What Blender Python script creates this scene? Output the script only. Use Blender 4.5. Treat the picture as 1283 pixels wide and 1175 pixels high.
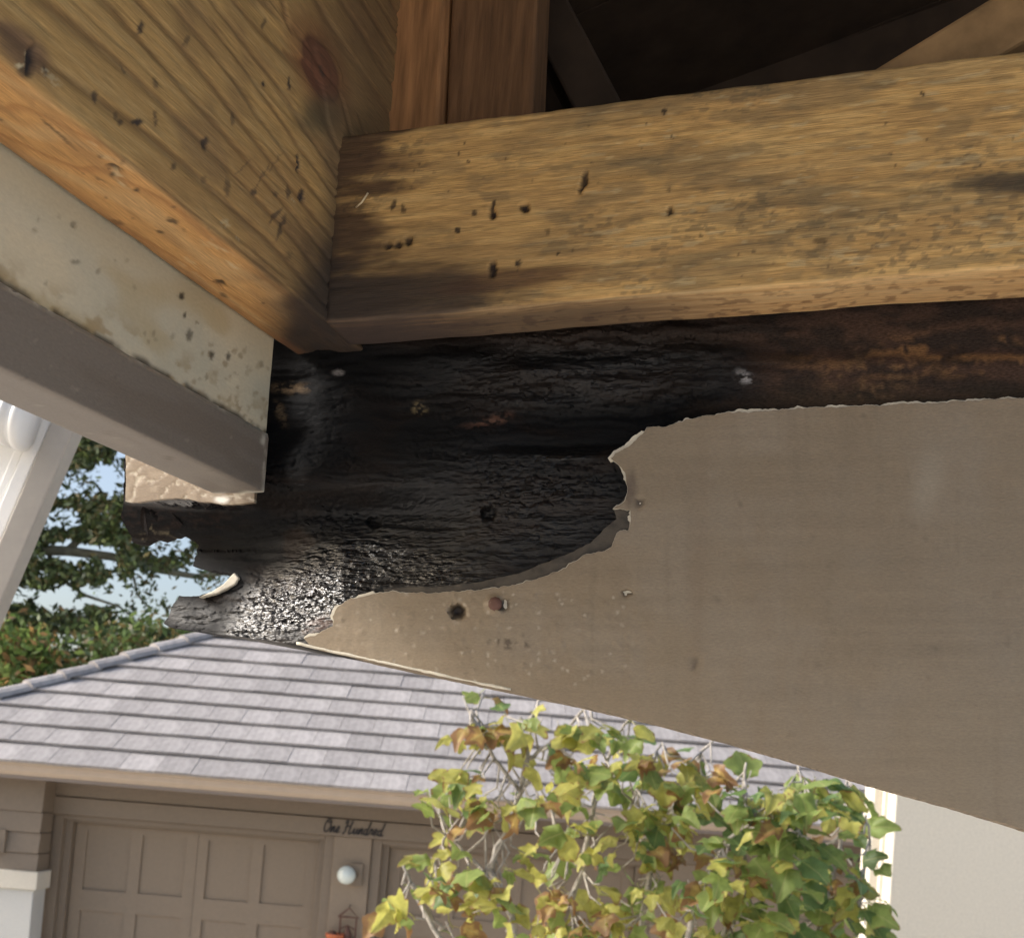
import bpy, bmesh, math, random
import numpy as np
from mathutils import Vector, Matrix
from mathutils.geometry import delaunay_2d_cdt

for o in list(bpy.data.objects): bpy.data.objects.remove(o)
S = bpy.context.scene
COL = S.collection
rad = math.radians

# ------------------------------------------------------------------ camera, world, sun, exposure
FPX, CX, CY = 1450.0, 641.5, 925.0           # focal length and principal point in photograph pixels
PITCH, ROLL = rad(2.57), math.atan(.08)
CAM = np.array([0, 0, 2.7])
_F = np.array([0, math.cos(PITCH), math.sin(PITCH)])
_U0 = np.array([0, -math.sin(PITCH), math.cos(PITCH)])
_R0 = np.array([1., 0, 0])
_R = math.cos(ROLL)*_R0 + math.sin(ROLL)*_U0
_U = -math.sin(ROLL)*_R0 + math.cos(ROLL)*_U0
cd = bpy.data.cameras.new('camera'); cam = bpy.data.objects.new('camera', cd); COL.objects.link(cam)
M = Matrix.Identity(4)
for i in range(3):
    M[i][0] = _R[i]; M[i][1] = _U[i]; M[i][2] = -_F[i]; M[i][3] = CAM[i]
cam.matrix_world = M
cd.sensor_fit = 'HORIZONTAL'; cd.sensor_width = 36; cd.lens = FPX/1283*36
cd.shift_y = (CY-587.5)/1283
cd.clip_start = .02; cd.clip_end = 2000
cd.dof.use_dof = True; cd.dof.focus_distance = .9; cd.dof.aperture_fstop = 18
S.camera = cam

SUN_EL, SUN_AZ = rad(31), rad(266)           # azimuth clockwise from +Y
W = bpy.data.worlds.new('World'); S.world = W; W.use_nodes = True
nt = W.node_tree; bg = nt.nodes['Background']
sky = nt.nodes.new('ShaderNodeTexSky'); sky.sky_type = 'NISHITA'; sky.sun_disc = False
sky.sun_elevation = SUN_EL; sky.sun_rotation = SUN_AZ; sky.air_density = 1.0; sky.dust_density = 4.5; sky.ozone_density = 1.0
nt.links.new(sky.outputs[0], bg.inputs[0]); bg.inputs[1].default_value = .12
sd = bpy.data.lights.new('sun', 'SUN'); sun = bpy.data.objects.new('sun', sd); COL.objects.link(sun)
sd.energy = 1.9; sd.angle = rad(12); sd.color = (1, .975, .95)
sdir = Vector((math.sin(SUN_AZ)*math.cos(SUN_EL), math.cos(SUN_AZ)*math.cos(SUN_EL), math.sin(SUN_EL)))
sun.rotation_euler = sdir.to_track_quat('Z', 'Y').to_euler(); sun.location = (0, -5, 20)
S.view_settings.view_transform = 'Standard'; S.view_settings.look = 'None'
S.view_settings.exposure = 1.0; S.view_settings.gamma = 1
S.render.engine = 'CYCLES'

# ------------------------------------------------------------------ photo geometry helpers
def nz(a): a = np.asarray(a, float); return a/np.linalg.norm(a)
def ray(x, y):
    x = np.asarray(x, float)[..., None]; y = np.asarray(y, float)[..., None]
    return _R*(x-CX)/FPX + _U*(CY-y)/FPX + _F
def proj(P):
    d = np.asarray(P, float)-CAM; z = np.maximum(d@_F, .05)
    return CX+FPX*(d@_R)/z, CY-FPX*(d@_U)/z
def onp(x, y, P, n):
    d = ray(x, y); t = ((np.asarray(P)-CAM)@n)/(d@n)
    return CAM + d*t[..., None]
def dep(x, y, z): return CAM + ray(x, y)*z
YA = np.array([0, 1., 0]); ZA = np.array([0, 0, 1.])
def atY(x, y, Y): return onp(x, y, np.array([0, Y, 0]), YA)
def zatY(x, y, Y): return float(atY(x, y, Y)[2])
def xatY(x, y, Y): return float(atY(x, y, Y)[0])

UB = -nz(ray(-4550, 800)); GD = nz(ray(1147, 1003))      # along the beam, along the fascia
NB = nz(np.cross(UB, ZA)); VB = nz(np.cross(NB, UB)); VB = VB if VB[2] > 0 else -VB
HG = nz(np.cross(GD, ZA)); KG = nz(np.cross(HG, GD))
A0 = dep(447, 437, .93)                                   # where rim board meets beam face
BK = A0 + NB*.052                                         # face plane of the blocking

# ------------------------------------------------------------------ noise
def _h(ix, iy, s):
    n = (ix.astype(np.int64)*374761393 + iy.astype(np.int64)*668265263 + int(s)*974711) & 0xffffffff
    n = ((n ^ (n >> 13))*1274126177) & 0xffffffff
    n = ((n ^ (n >> 16))*2246822519) & 0xffffffff
    return ((n ^ (n >> 15)) & 0xffffff)/float(0xffffff)
def vn(x, y, s=0):
    x = np.asarray(x, float); y = np.asarray(y, float)
    ix = np.floor(x); iy = np.floor(y); fx = x-ix; fy = y-iy
    fx = fx*fx*(3-2*fx); fy = fy*fy*(3-2*fy)
    a = _h(ix, iy, s); b = _h(ix+1, iy, s); c = _h(ix, iy+1, s); d = _h(ix+1, iy+1, s)
    return (a*(1-fx)+b*fx)*(1-fy) + (c*(1-fx)+d*fx)*fy
def fbm(x, y, o=4, s=0):
    t = 0; w = 0; a = 1.
    for i in range(o):
        t = t + a*vn(np.asarray(x)*2**i, np.asarray(y)*2**i, s+i*17); w += a; a *= .5
    return t/w
def wor(x, y, s=0):
    ix = np.floor(x); iy = np.floor(y); f1 = np.full(np.shape(x), 9.); f2 = f1.copy()
    for dx in (-1, 0, 1):
        for dy in (-1, 0, 1):
            cx = ix+dx; cy = iy+dy
            d = np.hypot(cx+_h(cx, cy, s)-x, cy+_h(cx, cy, s+5)-y)
            f2 = np.minimum(f2, np.maximum(f1, d)); f1 = np.minimum(f1, d)
    return f1, f2
def sm(a, b, x): t = np.clip((np.asarray(x, float)-a)/(b-a), 0, 1); return t*t*(3-2*t)
def blob(x, y, cx, cy, rx, ry, ang=0, soft=.5):
    c, s_ = math.cos(rad(ang)), math.sin(rad(ang)); dx = x-cx; dy = y-cy
    r = np.hypot((dx*c+dy*s_)/rx, (-dx*s_+dy*c)/ry)
    return 1-sm(1-soft, 1+soft, r)
def mixc(c, col, m): m = np.asarray(m)[..., None]; return c*(1-m) + np.asarray(col, float)*m
def lin(r, g, b): return tuple(((v/255+.055)/1.055)**2.4 if v > 10 else v/255/12.92 for v in (r, g, b))

# ------------------------------------------------------------------ object helpers
def tag(o, label=None, cat=None, group=None, kind=None):
    if label: o['label'] = label
    if cat: o['category'] = cat
    if group: o['group'] = group
    if kind: o['kind'] = kind
    return o
def empty(name, loc, label, cat, group=None):
    o = bpy.data.objects.new(name, None); COL.objects.link(o); o.location = Vector(loc); o.empty_display_size = .1
    return tag(o, label, cat, group)
def link(name, me, parent=None):
    o = bpy.data.objects.new(name, me); COL.objects.link(o)
    if parent is not None:
        o.parent = parent
        if parent.parent is not None: off = parent.parent.location + parent.location
        else: off = parent.location
        o.location = -Vector(off)
    return o
def fix(o):                                               # move a mesh's origin to its centre (world data)
    return o
def mesh(name, V, Fc, mat, parent=None, col=None, uv=None, smooth=True):
    V = np.asarray(V, float)
    me = bpy.data.meshes.new(name)
    me.from_pydata(V.tolist() if len(V) < 3 else [tuple(p) for p in V.tolist()], [], Fc)
    if col is not None:
        c = np.ones((len(V), 4), np.float32); c[:, :col.shape[1]] = col
        if col.shape[1] == 3: c[:, 3] = 0
        at = me.color_attributes.new('Col', 'FLOAT_COLOR', 'POINT'); at.data.foreach_set('color', c.ravel())
    if uv is not None:
        l = me.uv_layers.new(name='UVMap'); idx = np.empty(len(me.loops), np.int32)
        me.loops.foreach_get('vertex_index', idx)
        l.data.foreach_set('uv', np.asarray(uv, np.float32)[idx].ravel())
    if smooth: me.polygons.foreach_set('use_smooth', [True]*len(me.polygons))
    me.materials.append(mat); me.update()
    return link(name, me, parent)
class MB:
    def __init__(s): s.v = []; s.f = []
    def box(s, x0, x1, y0, y1, z0, z1):
        b = len(s.v)
        s.v += [(x0,y0,z0),(x1,y0,z0),(x1,y1,z0),(x0,y1,z0),(x0,y0,z1),(x1,y0,z1),(x1,y1,z1),(x0,y1,z1)]
        s.f += [tuple(b+i for i in q) for q in ((0,3,2,1),(4,5,6,7),(0,1,5,4),(1,2,6,5),(2,3,7,6),(3,0,4,7))]
        return s
    def prism(s, pts, d):                                  # closed polygon of 3D points, extruded by vector d
        b = len(s.v); n = len(pts); d = np.asarray(d, float)
        s.v += [tuple(p) for p in pts] + [tuple(np.asarray(p)+d) for p in pts]
        s.f += [tuple(range(b, b+n)), tuple(range(b+2*n-1, b+n-1, -1))]
        s.f += [(b+i, b+n+i, b+n+(i+1) % n, b+(i+1) % n) for i in range(n)]
        return s
    def tube(s, pts, rr, k=8, cap=True):
        pts = [np.asarray(p, float) for p in pts]; n = len(pts)
        if np.isscalar(rr): rr = [rr]*n
        b = len(s.v); ref = np.array([.31, .2, .93])
        for i, p in enumerate(pts):
            t = pts[min(i+1, n-1)]-pts[max(i-1, 0)]; t = t/(np.linalg.norm(t)+1e-9)
            a = np.cross(t, ref); a /= np.linalg.norm(a)+1e-9; c = np.cross(t, a)
            for j in range(k):
                q = 2*math.pi*j/k; s.v.append(tuple(p+rr[i]*(math.cos(q)*a+math.sin(q)*c)))
        for i in range(n-1):
            for j in range(k):
                s.f.append((b+i*k+j, b+i*k+(j+1) % k, b+(i+1)*k+(j+1) % k, b+(i+1)*k+j))
        if cap: s.f += [tuple(b+j for j in range(k-1, -1, -1)), tuple(b+(n-1)*k+j for j in range(k))]
        return s
    def lathe(s, base, axis, prof, k=16):                  # prof: (radius, height) pairs
        base = np.asarray(base, float); ax = nz(axis); a = nz(np.cross(ax, [.3, .2, .93])); c = np.cross(ax, a); b = len(s.v)
        for r_, h_ in prof:
            for j in range(k):
                q = 2*math.pi*j/k; s.v.append(tuple(base+ax*h_+r_*(math.cos(q)*a+math.sin(q)*c)))
        for i in range(len(prof)-1):
            for j in range(k): s.f.append((b+i*k+j, b+i*k+(j+1) % k, b+(i+1)*k+(j+1) % k, b+(i+1)*k+j))
        s.f += [tuple(b+j for j in range(k-1, -1, -1)), tuple(b+(len(prof)-1)*k+j for j in range(k))]
        return s
    def build(s, name, mat, parent=None, smooth=False, bevel=0):
        o = mesh(name, s.v, s.f, mat, parent, smooth=smooth)
        bm = bmesh.new(); bm.from_mesh(o.data); bmesh.ops.recalc_face_normals(bm, faces=bm.faces)
        if bevel: bmesh.ops.bevel(bm, geom=list(bm.edges), offset=bevel, segments=2, affect='EDGES', profile=.5)
        bm.to_mesh(o.data); bm.free()
        return o

# ------------------------------------------------------------------ materials
def newmat(name):
    m = bpy.data.materials.new(name); m.use_nodes = True
    return m, m.node_tree, m.node_tree.nodes['Principled BSDF']
def N(nt, t, **kw):
    n = nt.nodes.new(t)
    for k, v in kw.items():
        if hasattr(n, k): setattr(n, k, v)
    return n
def coords(nt, scale, src='UV'):
    tc = N(nt, 'ShaderNodeTexCoord'); mp = N(nt, 'ShaderNodeMapping'); mp.inputs['Scale'].default_value = scale
    nt.links.new(tc.outputs[src], mp.inputs[0]); return mp.outputs[0]
def noise(nt, vec, scale, detail=5, rough=.6):
    n = N(nt, 'ShaderNodeTexNoise'); n.inputs['Scale'].default_value = scale; n.inputs['Detail'].default_value = detail
    n.inputs['Roughness'].default_value = rough; nt.links.new(vec, n.inputs['Vector']); return n.outputs['Fac']
def ramp(nt, fac, lo, hi, a=.3, b=.7):
    r = N(nt, 'ShaderNodeMapRange'); r.inputs[1].default_value = a; r.inputs[2].default_value = b
    r.inputs[3].default_value = lo; r.inputs[4].default_value = hi; nt.links.new(fac, r.inputs[0]); return r.outputs[0]
def mul(nt, col, fac):
    m = N(nt, 'ShaderNodeVectorMath', operation='SCALE'); nt.links.new(col, m.inputs[0]); nt.links.new(fac, m.inputs['Scale']); return m.outputs[0]
def bump(nt, b, h, strength, dist):
    n = N(nt, 'ShaderNodeBump'); n.inputs['Strength'].default_value = strength; n.inputs['Distance'].default_value = dist
    nt.links.new(h, n.inputs['Height']); nt.links.new(n.outputs[0], b.inputs['Normal'])
def mat_vc(name, stretch, nscale, lo, hi, rough, wetrough=.12, bst=.4, bdist=.001, spec=.5, ior=1.5, detail=6):
    m, nt, b = newmat(name)
    ca = N(nt, 'ShaderNodeVertexColor', layer_name='Col')
    v = coords(nt, stretch); f = noise(nt, v, nscale, detail, .65)
    nt.links.new(mul(nt, ca.outputs[0], ramp(nt, f, lo, hi)), b.inputs['Base Color'])
    r = N(nt, 'ShaderNodeMapRange'); r.inputs[3].default_value = rough; r.inputs[4].default_value = wetrough
    nt.links.new(ca.outputs[1], r.inputs[0]); nt.links.new(r.outputs[0], b.inputs['Roughness'])
    b.inputs['Specular IOR Level'].default_value = spec; b.inputs['IOR'].default_value = ior
    bump(nt, b, f, bst, bdist)
    return m
def mat_plain(name, col, rough=.6, nscale=8, var=.12, bst=.15, bdist=.003, src='Object', stretch=(1, 1, 1), rnd=0, spec=.4):
    m, nt, b = newmat(name)
    v = coords(nt, stretch, src); f = noise(nt, v, nscale, 6, .6)
    rgb = N(nt, 'ShaderNodeRGB'); rgb.outputs[0].default_value = (*col, 1)
    c = mul(nt, rgb.outputs[0], ramp(nt, f, 1-var, 1+var))
    if rnd:
        oi = N(nt, 'ShaderNodeObjectInfo'); c = mul(nt, c, ramp(nt, oi.outputs['Random'], 1-rnd, 1+rnd, 0, 1))
    nt.links.new(c, b.inputs['Base Color']); b.inputs['Roughness'].default_value = rough
    b.inputs['Specular IOR Level'].default_value = spec
    bump(nt, b, f, bst, bdist)
    return m
def mat_leaf(name, col, trans=.45, rnd=.25, vc=False, edge=None):
    m, nt, b = newmat(name)
    if vc:
        ca = N(nt, 'ShaderNodeVertexColor', layer_name='Col'); c = ca.outputs[0]
    else:
        rgb = N(nt, 'ShaderNodeRGB'); rgb.outputs[0].default_value = (*col, 1); c = rgb.outputs[0]
    f = noise(nt, coords(nt, (1, 1, 1), 'Object'), 18, 4, .6); c = mul(nt, c, ramp(nt, f, .75, 1.3))
    if rnd:
        oi = N(nt, 'ShaderNodeObjectInfo'); c = mul(nt, c, ramp(nt, oi.outputs['Random'], 1-rnd, 1+rnd, 0, 1))
    if edge:                                              # dry margin: grows with distance from the midrib base (UV.x = 0 centre, 1 margin)
        tc = N(nt, 'ShaderNodeTexCoord'); sx = N(nt, 'ShaderNodeSeparateXYZ'); nt.links.new(tc.outputs['UV'], sx.inputs[0])
        f2 = noise(nt, coords(nt, (1, 1, 1), 'Object'), 30, 3, .6)
        ad = N(nt, 'ShaderNodeMath', operation='ADD'); nt.links.new(sx.outputs[0], ad.inputs[0]); nt.links.new(f2, ad.inputs[1])
        fac = ramp(nt, ad.outputs[0], 0, 1, edge[3], edge[3]+.16)
        vf = ramp(nt, sx.outputs[1], .55, 0, .004, .022)      # paler midrib
        mv = N(nt, 'ShaderNodeMix', data_type='RGBA'); nt.links.new(vf, mv.inputs['Factor']); nt.links.new(c, mv.inputs['A']); mv.inputs['B'].default_value = (.5, .5, .2, 1); c = mv.outputs['Result']
        mx = N(nt, 'ShaderNodeMix', data_type='RGBA'); nt.links.new(fac, mx.inputs['Factor'])
        nt.links.new(c, mx.inputs['A']); mx.inputs['B'].default_value = (*edge[:3], 1); c = mx.outputs['Result']
    nt.links.new(c, b.inputs['Base Color']); b.inputs['Roughness'].default_value = .5
    t = N(nt, 'ShaderNodeBsdfTranslucent'); nt.links.new(c, t.inputs[0])
    mx = N(nt, 'ShaderNodeMixShader'); mx.inputs[0].default_value = trans
    nt.links.new(b.outputs[0], mx.inputs[1]); nt.links.new(t.outputs[0], mx.inputs[2])
    nt.links.new(mx.outputs[0], nt.nodes['Material Output'].inputs[0])
    return m

WOOD = mat_vc('weathered_wood', (6, 150, 1), 9, .62, 1.36, .78, .3, .5, .0012)
ROT = mat_vc('rotted_wood', (60, 210, 1), 5, .55, 1.5, .75, .07, .5, .0008, .3, 1.6, 2)
def wet_film(m):                                            # tarry crazing that only shows where the surface is wet
    nt = m.node_tree; b = nt.nodes['Principled BSDF']; ca = [n for n in nt.nodes if n.type == 'VERTEX_COLOR'][0]
    v = coords(nt, (95, 300, 1)); f = noise(nt, v, 1.15, 1.5, .5); f2 = noise(nt, coords(nt, (190, 620, 1)), 1, 0, .5)
    ad = N(nt, 'ShaderNodeMath', operation='MULTIPLY_ADD'); nt.links.new(f2, ad.inputs[0]); ad.inputs[1].default_value = .25; nt.links.new(f, ad.inputs[2])
    mm = N(nt, 'ShaderNodeMath', operation='MULTIPLY'); nt.links.new(ad.outputs[0], mm.inputs[0]); nt.links.new(ca.outputs[1], mm.inputs[1])
    n2 = N(nt, 'ShaderNodeBump'); n2.inputs['Strength'].default_value = 1; n2.inputs['Distance'].default_value = .0042
    nt.links.new(mm.outputs[0], n2.inputs['Height']); old = b.inputs['Normal'].links[0].from_socket
    nt.links.new(old, n2.inputs['Normal']); nt.links.new(n2.outputs[0], b.inputs['Normal'])
    r = N(nt, 'ShaderNodeMapRange'); r.inputs[3].default_value = .09; r.inputs[4].default_value = .65
    nt.links.new(ca.outputs[1], r.inputs[0]); nt.links.new(r.outputs[0], b.inputs['Specular IOR Level'])
wet_film(ROT)
PAINT = mat_vc('taupe_paint', (38, 85, 1), 8, .90, 1.10, .45, .3, .28, .0007, .4, 1.5, 3)
FASC = mat_vc('fascia_primer', (30, 60, 1), 8, .93, 1.06, .55, .3, .3, .0006, .4)
PRIMER = mat_plain('pale_primer', (.62, .58, .48), .7, 90, .2, .3, .001)
DARKW = mat_plain('shaded_stud_wood', (.18, .095, .045), .8, 14, .35, .5, .002, stretch=(12, 12, 1))
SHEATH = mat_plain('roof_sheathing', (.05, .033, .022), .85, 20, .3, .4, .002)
CONC = mat_plain('driveway_concrete', (.56, .51, .44), .85, 3, .15, .2, .004)
G_TAUPE = mat_plain('garage_taupe_paint', (.225, .18, .135), .5, 30, .05, .1, .001)
G_DOOR = mat_plain('garage_door_paint', (.265, .21, .155), .5, 30, .05, .1, .001)
G_FASC = mat_plain('gutter_tan_paint', (.48, .38, .285), .4, 12, .05, .05, .001)
G_CREAM = mat_plain('cream_stucco', (.66, .62, .53), .85, 60, .06, .4, .003)
G_WHITE = mat_plain('white_stucco', (.58, .58, .55), .85, 60, .05, .4, .003)
G_SOFF = mat_plain('soffit_paint', (.22, .18, .15), .6, 20, .05, .05, .001)
TILE = mat_plain('roof_tile_clay', (.345, .325, .318), .75, 14, .22, .5, .006, stretch=(1.4, .3, 1), rnd=.15)
UNDER = mat_plain('roof_underlay', (.04, .04, .045), .9)
WHITE = mat_plain('white_paint', (.82, .82, .80), .45, 15, .04, .05, .001)
GREYT = mat_plain('slanted_taupe_paint', (.36, .33, .29), .5, 25, .06, .1, .001)
GLOBE = mat_plain('opal_glass', (.74, .82, .78), .12, 5, .03, 0, .001, spec=.6)
BLACK = mat_plain('black_metal', (.02, .02, .025), .5, 10, .1)
RUST = mat_plain('brown_metal', (.12, .06, .045), .6, 20, .25)
TERRA = mat_plain('terracotta', (.52, .15, .07), .7, 20, .15)
BARK = mat_plain('fig_bark', (.38, .35, .31), .85, 40, .35, .5, .003)
OAKB = mat_plain('oak_bark', (.48, .46, .38), .9, 9, .3, .5, .01)
OAKL = mat_leaf('oak_leaves', (0, 0, 0), .5, 0, True)

# ================================================================== setting
ground = MB(); ground.v = [(-300, -300, 0), (300, -300, 0), (300, 300, 0), (-300, 300, 0)]; ground.f = [(0, 1, 2, 3)]
tag(ground.build('driveway', CONC), kind='structure')

# ================================================================== garage
YG = 11.0
gar = empty('garage', (-.5, YG, 0), 'taupe double garage with grey tiled hip roof and panelled doors', 'garage')
ZS = 2.455                                                  # gutter underside
XL, XRR = -5.55, 5.2                                        # wall ends
ZH = zatY(250, 1033, YG)                                    # underside of the header over the doors
ZL = zatY(380, 1021, YG)                                    # joint line between the two header boards
D1 = (xatY(62, 1050, YG), xatY(419, 1050, YG)); P1 = (D1[1], xatY(466, 1050, YG)); D2 = (P1[1], P1[1]+D1[1]-D1[0])
MB().box(XL, XRR, YG+.30, YG+5, 0, ZS).build('wall', G_TAUPE, gar)
MB().box(XL+.02, XRR-.02, YG-.02, YG+.31, ZH, ZL-.004).build('header_board', G_TAUPE, gar, bevel=.004)
MB().box(XL+.02, XRR-.02, YG-.008, YG+.31, ZL+.004, ZS).build('header_board', G_TAUPE, gar, bevel=.004)
MB().box(P1[0], P1[1], YG+.012, YG+.31, 0, ZH-.002).build('door_pillar', G_DOOR, gar, bevel=.006)
MB().box(D2[1], XRR-.02, YG+.012, YG+.31, 0, ZH-.002).build('door_pillar', G_DOOR, gar, bevel=.006)
MB().box(XL, XRR, YG-.62, YG+.31, ZS+.002, ZS+.03).build('soffit', G_SOFF, gar)
def garage_door(x0, x1):
    tr = MB()                                               # stepped trim round the opening
    for k, (w, y) in enumerate(((.095, YG+.05), (.16, YG+.13))):
        tr.box(x0+.002+.001*k, x0+w, y, YG+.29-.002*k, 0, ZH-.004-.002*k).box(x1-w, x1-.002-.001*k, y, YG+.29-.002*k, 0, ZH-.004-.002*k)
        tr.box(x0+w+.001, x1-w-.001, y, YG+.29-.002*k, ZH-.006-w*.45, ZH-.004-.002*k)
    tr.build('door_trim', G_TAUPE, gar, bevel=.004)
    zt = ZH-.085; a, b = x0+.165, x1-.165; yd = YG+.215
    d = MB(); wdt = b-a; y1 = YG+.27
    ph, gp = .56, .2
    rows = [(zt-.07-i*(ph+gp)-ph, zt-.07-i*(ph+gp)) for i in range(3)]
    st = wdt*.047; cw = (wdt-st*2-st*1.0*2-st*1.9)/4
    xs = []; x = a+st
    for i in range(4): xs.append((x, x+cw)); x += cw+(st*1.9 if i == 1 else st)
    edges = [a]+[q for p in xs for q in p]+[b]
    for i in range(0, len(edges), 2): d.box(edges[i], edges[i+1], yd, y1, 0, zt)
    for p in xs:
        zz = [zt]+[q for r_ in rows for q in (r_[1], r_[0])]+[0]
        for i in range(0, len(zz), 2): d.box(p[0], p[1], yd+.0015, y1, zz[i+1], zz[i])
    door = d.build('garage_door', G_DOOR, gar)
    for p in xs:
        for r_ in rows:
            m = MB().box(p[0]-.002, p[1]+.002, yd+.022, y1-.01, r_[0]-.002, r_[1]+.002)
            m.build('door_panel', G_DOOR, door)
    MB().box((xs[1][1]+xs[2][0])/2-.006, (xs[1][1]+xs[2][0])/2+.006, yd-.006, yd+.004, 0, zt-.01).build('centre_bead', G_DOOR, door)
garage_door(*D1); garage_door(*D2)
# left corner pier: siding boards above a capped stucco base
YP = YG-.27; xr_ = xatY(51, 1045, YP)
pz = [zatY(30, q, YP) for q in (1016, 1042, 1068, 1091)]; pz = [ZS] + pz
for i in range(4):
    m = MB(); z1, z0 = pz[i]-.004, pz[i+1]+.004
    m.prism([(XL-.1, YP-.022, z0), (XL-.1, YP, z1), (XL-.1, YP+.26, z1), (XL-.1, YP+.26, z0)], (xr_-XL+.1, 0, 0))
    m.build('siding_board', G_TAUPE, gar, bevel=.003)
MB().box(XL-.08, xr_-.02, YP+.005, YP+.262, 0, ZS-.002).build('pier_core', G_SOFF, gar)
zc1, zc0 = zatY(30, 1091, YP-.06), zatY(30, 1114, YP-.06)
MB().box(XL-.16, xr_+.03, YP-.06, YP+.266, zc0, zc1).build('pier_cap', G_CREAM, gar, bevel=.006)
MB().box(XL-.12, xr_-.004, YP-.03, YP+.258, 0, zc0-.003).build('pier_base', G_WHITE, gar, bevel=.008)
# gutter: one extruded ogee profile
YE = YG-.6; zt = 2.612; gx0, gx1 = -6.0, 5.65
prof = [(0, zt), (0, zt-.03), (.016, zt-.036), (.018, zt-.085), (.05, zt-.135), (.05, zt-.152), (.13, zt-.152), (.13, zt)]
MB().prism([(gx0, YE-.06+a, b) for a, b in prof], (gx1-gx0, 0, 0)).build('gutter', G_FASC, gar, bevel=.003)
# roof: sloping deck, tiles in courses, hip and ridge caps
PR = rad(31); EXPO = .345; RUN = 2.55; sp, cp = math.sin(PR), math.cos(PR)
ZE = zt-.02
xl, xr2 = gx0-.02, gx1+.02
rd = MB(); RZ = ZE+RUN*math.tan(PR)-.02; ye2 = YE+2*RUN
rd.v = [(xl, YE, ZE-.02), (xr2, YE, ZE-.02), (xr2, ye2, ZE-.02), (xl, ye2, ZE-.02), (xl+RUN, YE+RUN, RZ), (xr2-RUN, YE+RUN, RZ)]
rd.f = [(0, 1, 5, 4), (1, 2, 5), (2, 3, 4, 5), (3, 0, 4), (3, 2, 1, 0)]
roof = rd.build('roof', UNDER, gar)
def clip(poly, a, b, c):                                    # keep a*x + b*y + c >= 0
    out = []
    for i, p in enumerate(poly):
        q = poly[(i+1) % len(poly)]; dp = a*p[0]+b*p[1]+c; dq = a*q[0]+b*q[1]+c
        if dp >= 0: out.append(p)
        if (dp >= 0) != (dq >= 0):
            t = dp/(dp-dq); out.append((p[0]+(q[0]-p[0])*t, p[1]+(q[1]-p[1])*t))
    return out
rng = random.Random(4)
TW = .32; th = .036
tile_me = None
def tile_mesh(poly):                                        # poly in local (x, slope distance), slight nose-up tilt
    n = len(poly); s0 = min(p[1] for p in poly)
    v = []
    for top in (0, 1):
        for x, s in poly:
            hh = .004 + (th*.9+.011)*(1-(s-s0)/.44) + (.026 if top else 0)
            v.append((x, s*cp-hh*sp, s*sp+hh*cp))
    f = [tuple(range(n-1, -1, -1)), tuple(range(n, 2*n))]+[(i, (i+1) % n, n+(i+1) % n, n+i) for i in range(n)]
    me = bpy.data.meshes.new('roof_tile'); me.from_pydata(v, [], f); me.materials.append(TILE); me.update(); return me
row = 0; s = -.06
SL = RUN/cp
while s < SL-.1:
    s1 = min(s+.43, SL-.02); off = (row % 2)*TW/2 + rng.uniform(-.02, .02)
    x = xl-TW+off
    while x < xr2:
        x0, x1 = x+.0015, x+TW-.0015
        poly = [(x0, s), (x1, s), (x1, s1), (x0, s1)]
        c = clip(clip(poly, 1, -cp, -xl), -1, -cp, xr2)
        if len(c) >= 3 and max(p[0] for p in c)-min(p[0] for p in c) > .03:
            if c == poly and s1-s > .425:
                if tile_me is None: tile_me = tile_mesh([(0, 0), (x1-x0, 0), (x1-x0, .43), (0, .43)])
                o = link('roof_tile', tile_me, roof); o.location = Vector(o.location)+Vector((x0, YE+s*cp, ZE+s*sp+rng.uniform(-.003, .003)))
            else:
                o = link('roof_tile', tile_mesh([(p[0]-x0, p[1]-s) for p in c]), roof)
                o.location = Vector(o.location)+Vector((x0, YE+s*cp, ZE+s*sp))
            o.rotation_euler = (0, rng.uniform(-.004, .004), rng.uniform(-.006, .006))
        x += TW
    s += EXPO; row += 1
def cap_run(p0, p1, name, nl):
    p0 = np.array(p0); p1 = np.array(p1); d = nz(p1-p0); side = nz(np.cross(d, ZA)); up = np.cross(side, d)
    for i in range(nl):
        a = p0+(p1-p0)*(i/nl); b = p0+(p1-p0)*((i+1.12)/nl); m = MB(); k = 7; m.v = []
        for q, (c, r_, l) in enumerate(((a, .10, .04), (b, .085, .018))):
            for th_ in (0, .028):
                for j in range(k):
                    t = math.pi*j/(k-1); m.v.append(tuple(c+side*math.cos(t)*(r_+th_)+up*(math.sin(t)*(r_*.6+th_)+l-.06)))
        for j in range(k-1):
            m.f += [(k+j, k+j+1, 3*k+j+1, 3*k+j), (j, 2*k+j, 2*k+j+1, j+1), (j, j+1, k+j+1, k+j), (2*k+j, 3*k+j, 3*k+j+1, 2*k+j+1)]
        m.f += [(0, k, 3*k, 2*k), (k-1, 3*k-1, 4*k-1, 2*k-1)]
        m.build(name, TILE, roof, smooth=False)
cap_run((xl-.02, YE-.02, ZE+.06), (xl+RUN, YE+RUN, RZ+.09), 'hip_cap', 11)
cap_run((xl+RUN-.05, YE+RUN, RZ+.09), (xr2-RUN, YE+RUN, RZ+.09), 'ridge_cap', 17)
cap_run((xr2+.02, YE-.02, ZE+.06), (xr2-RUN, YE+RUN, RZ+.09), 'hip_cap', 11)
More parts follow.
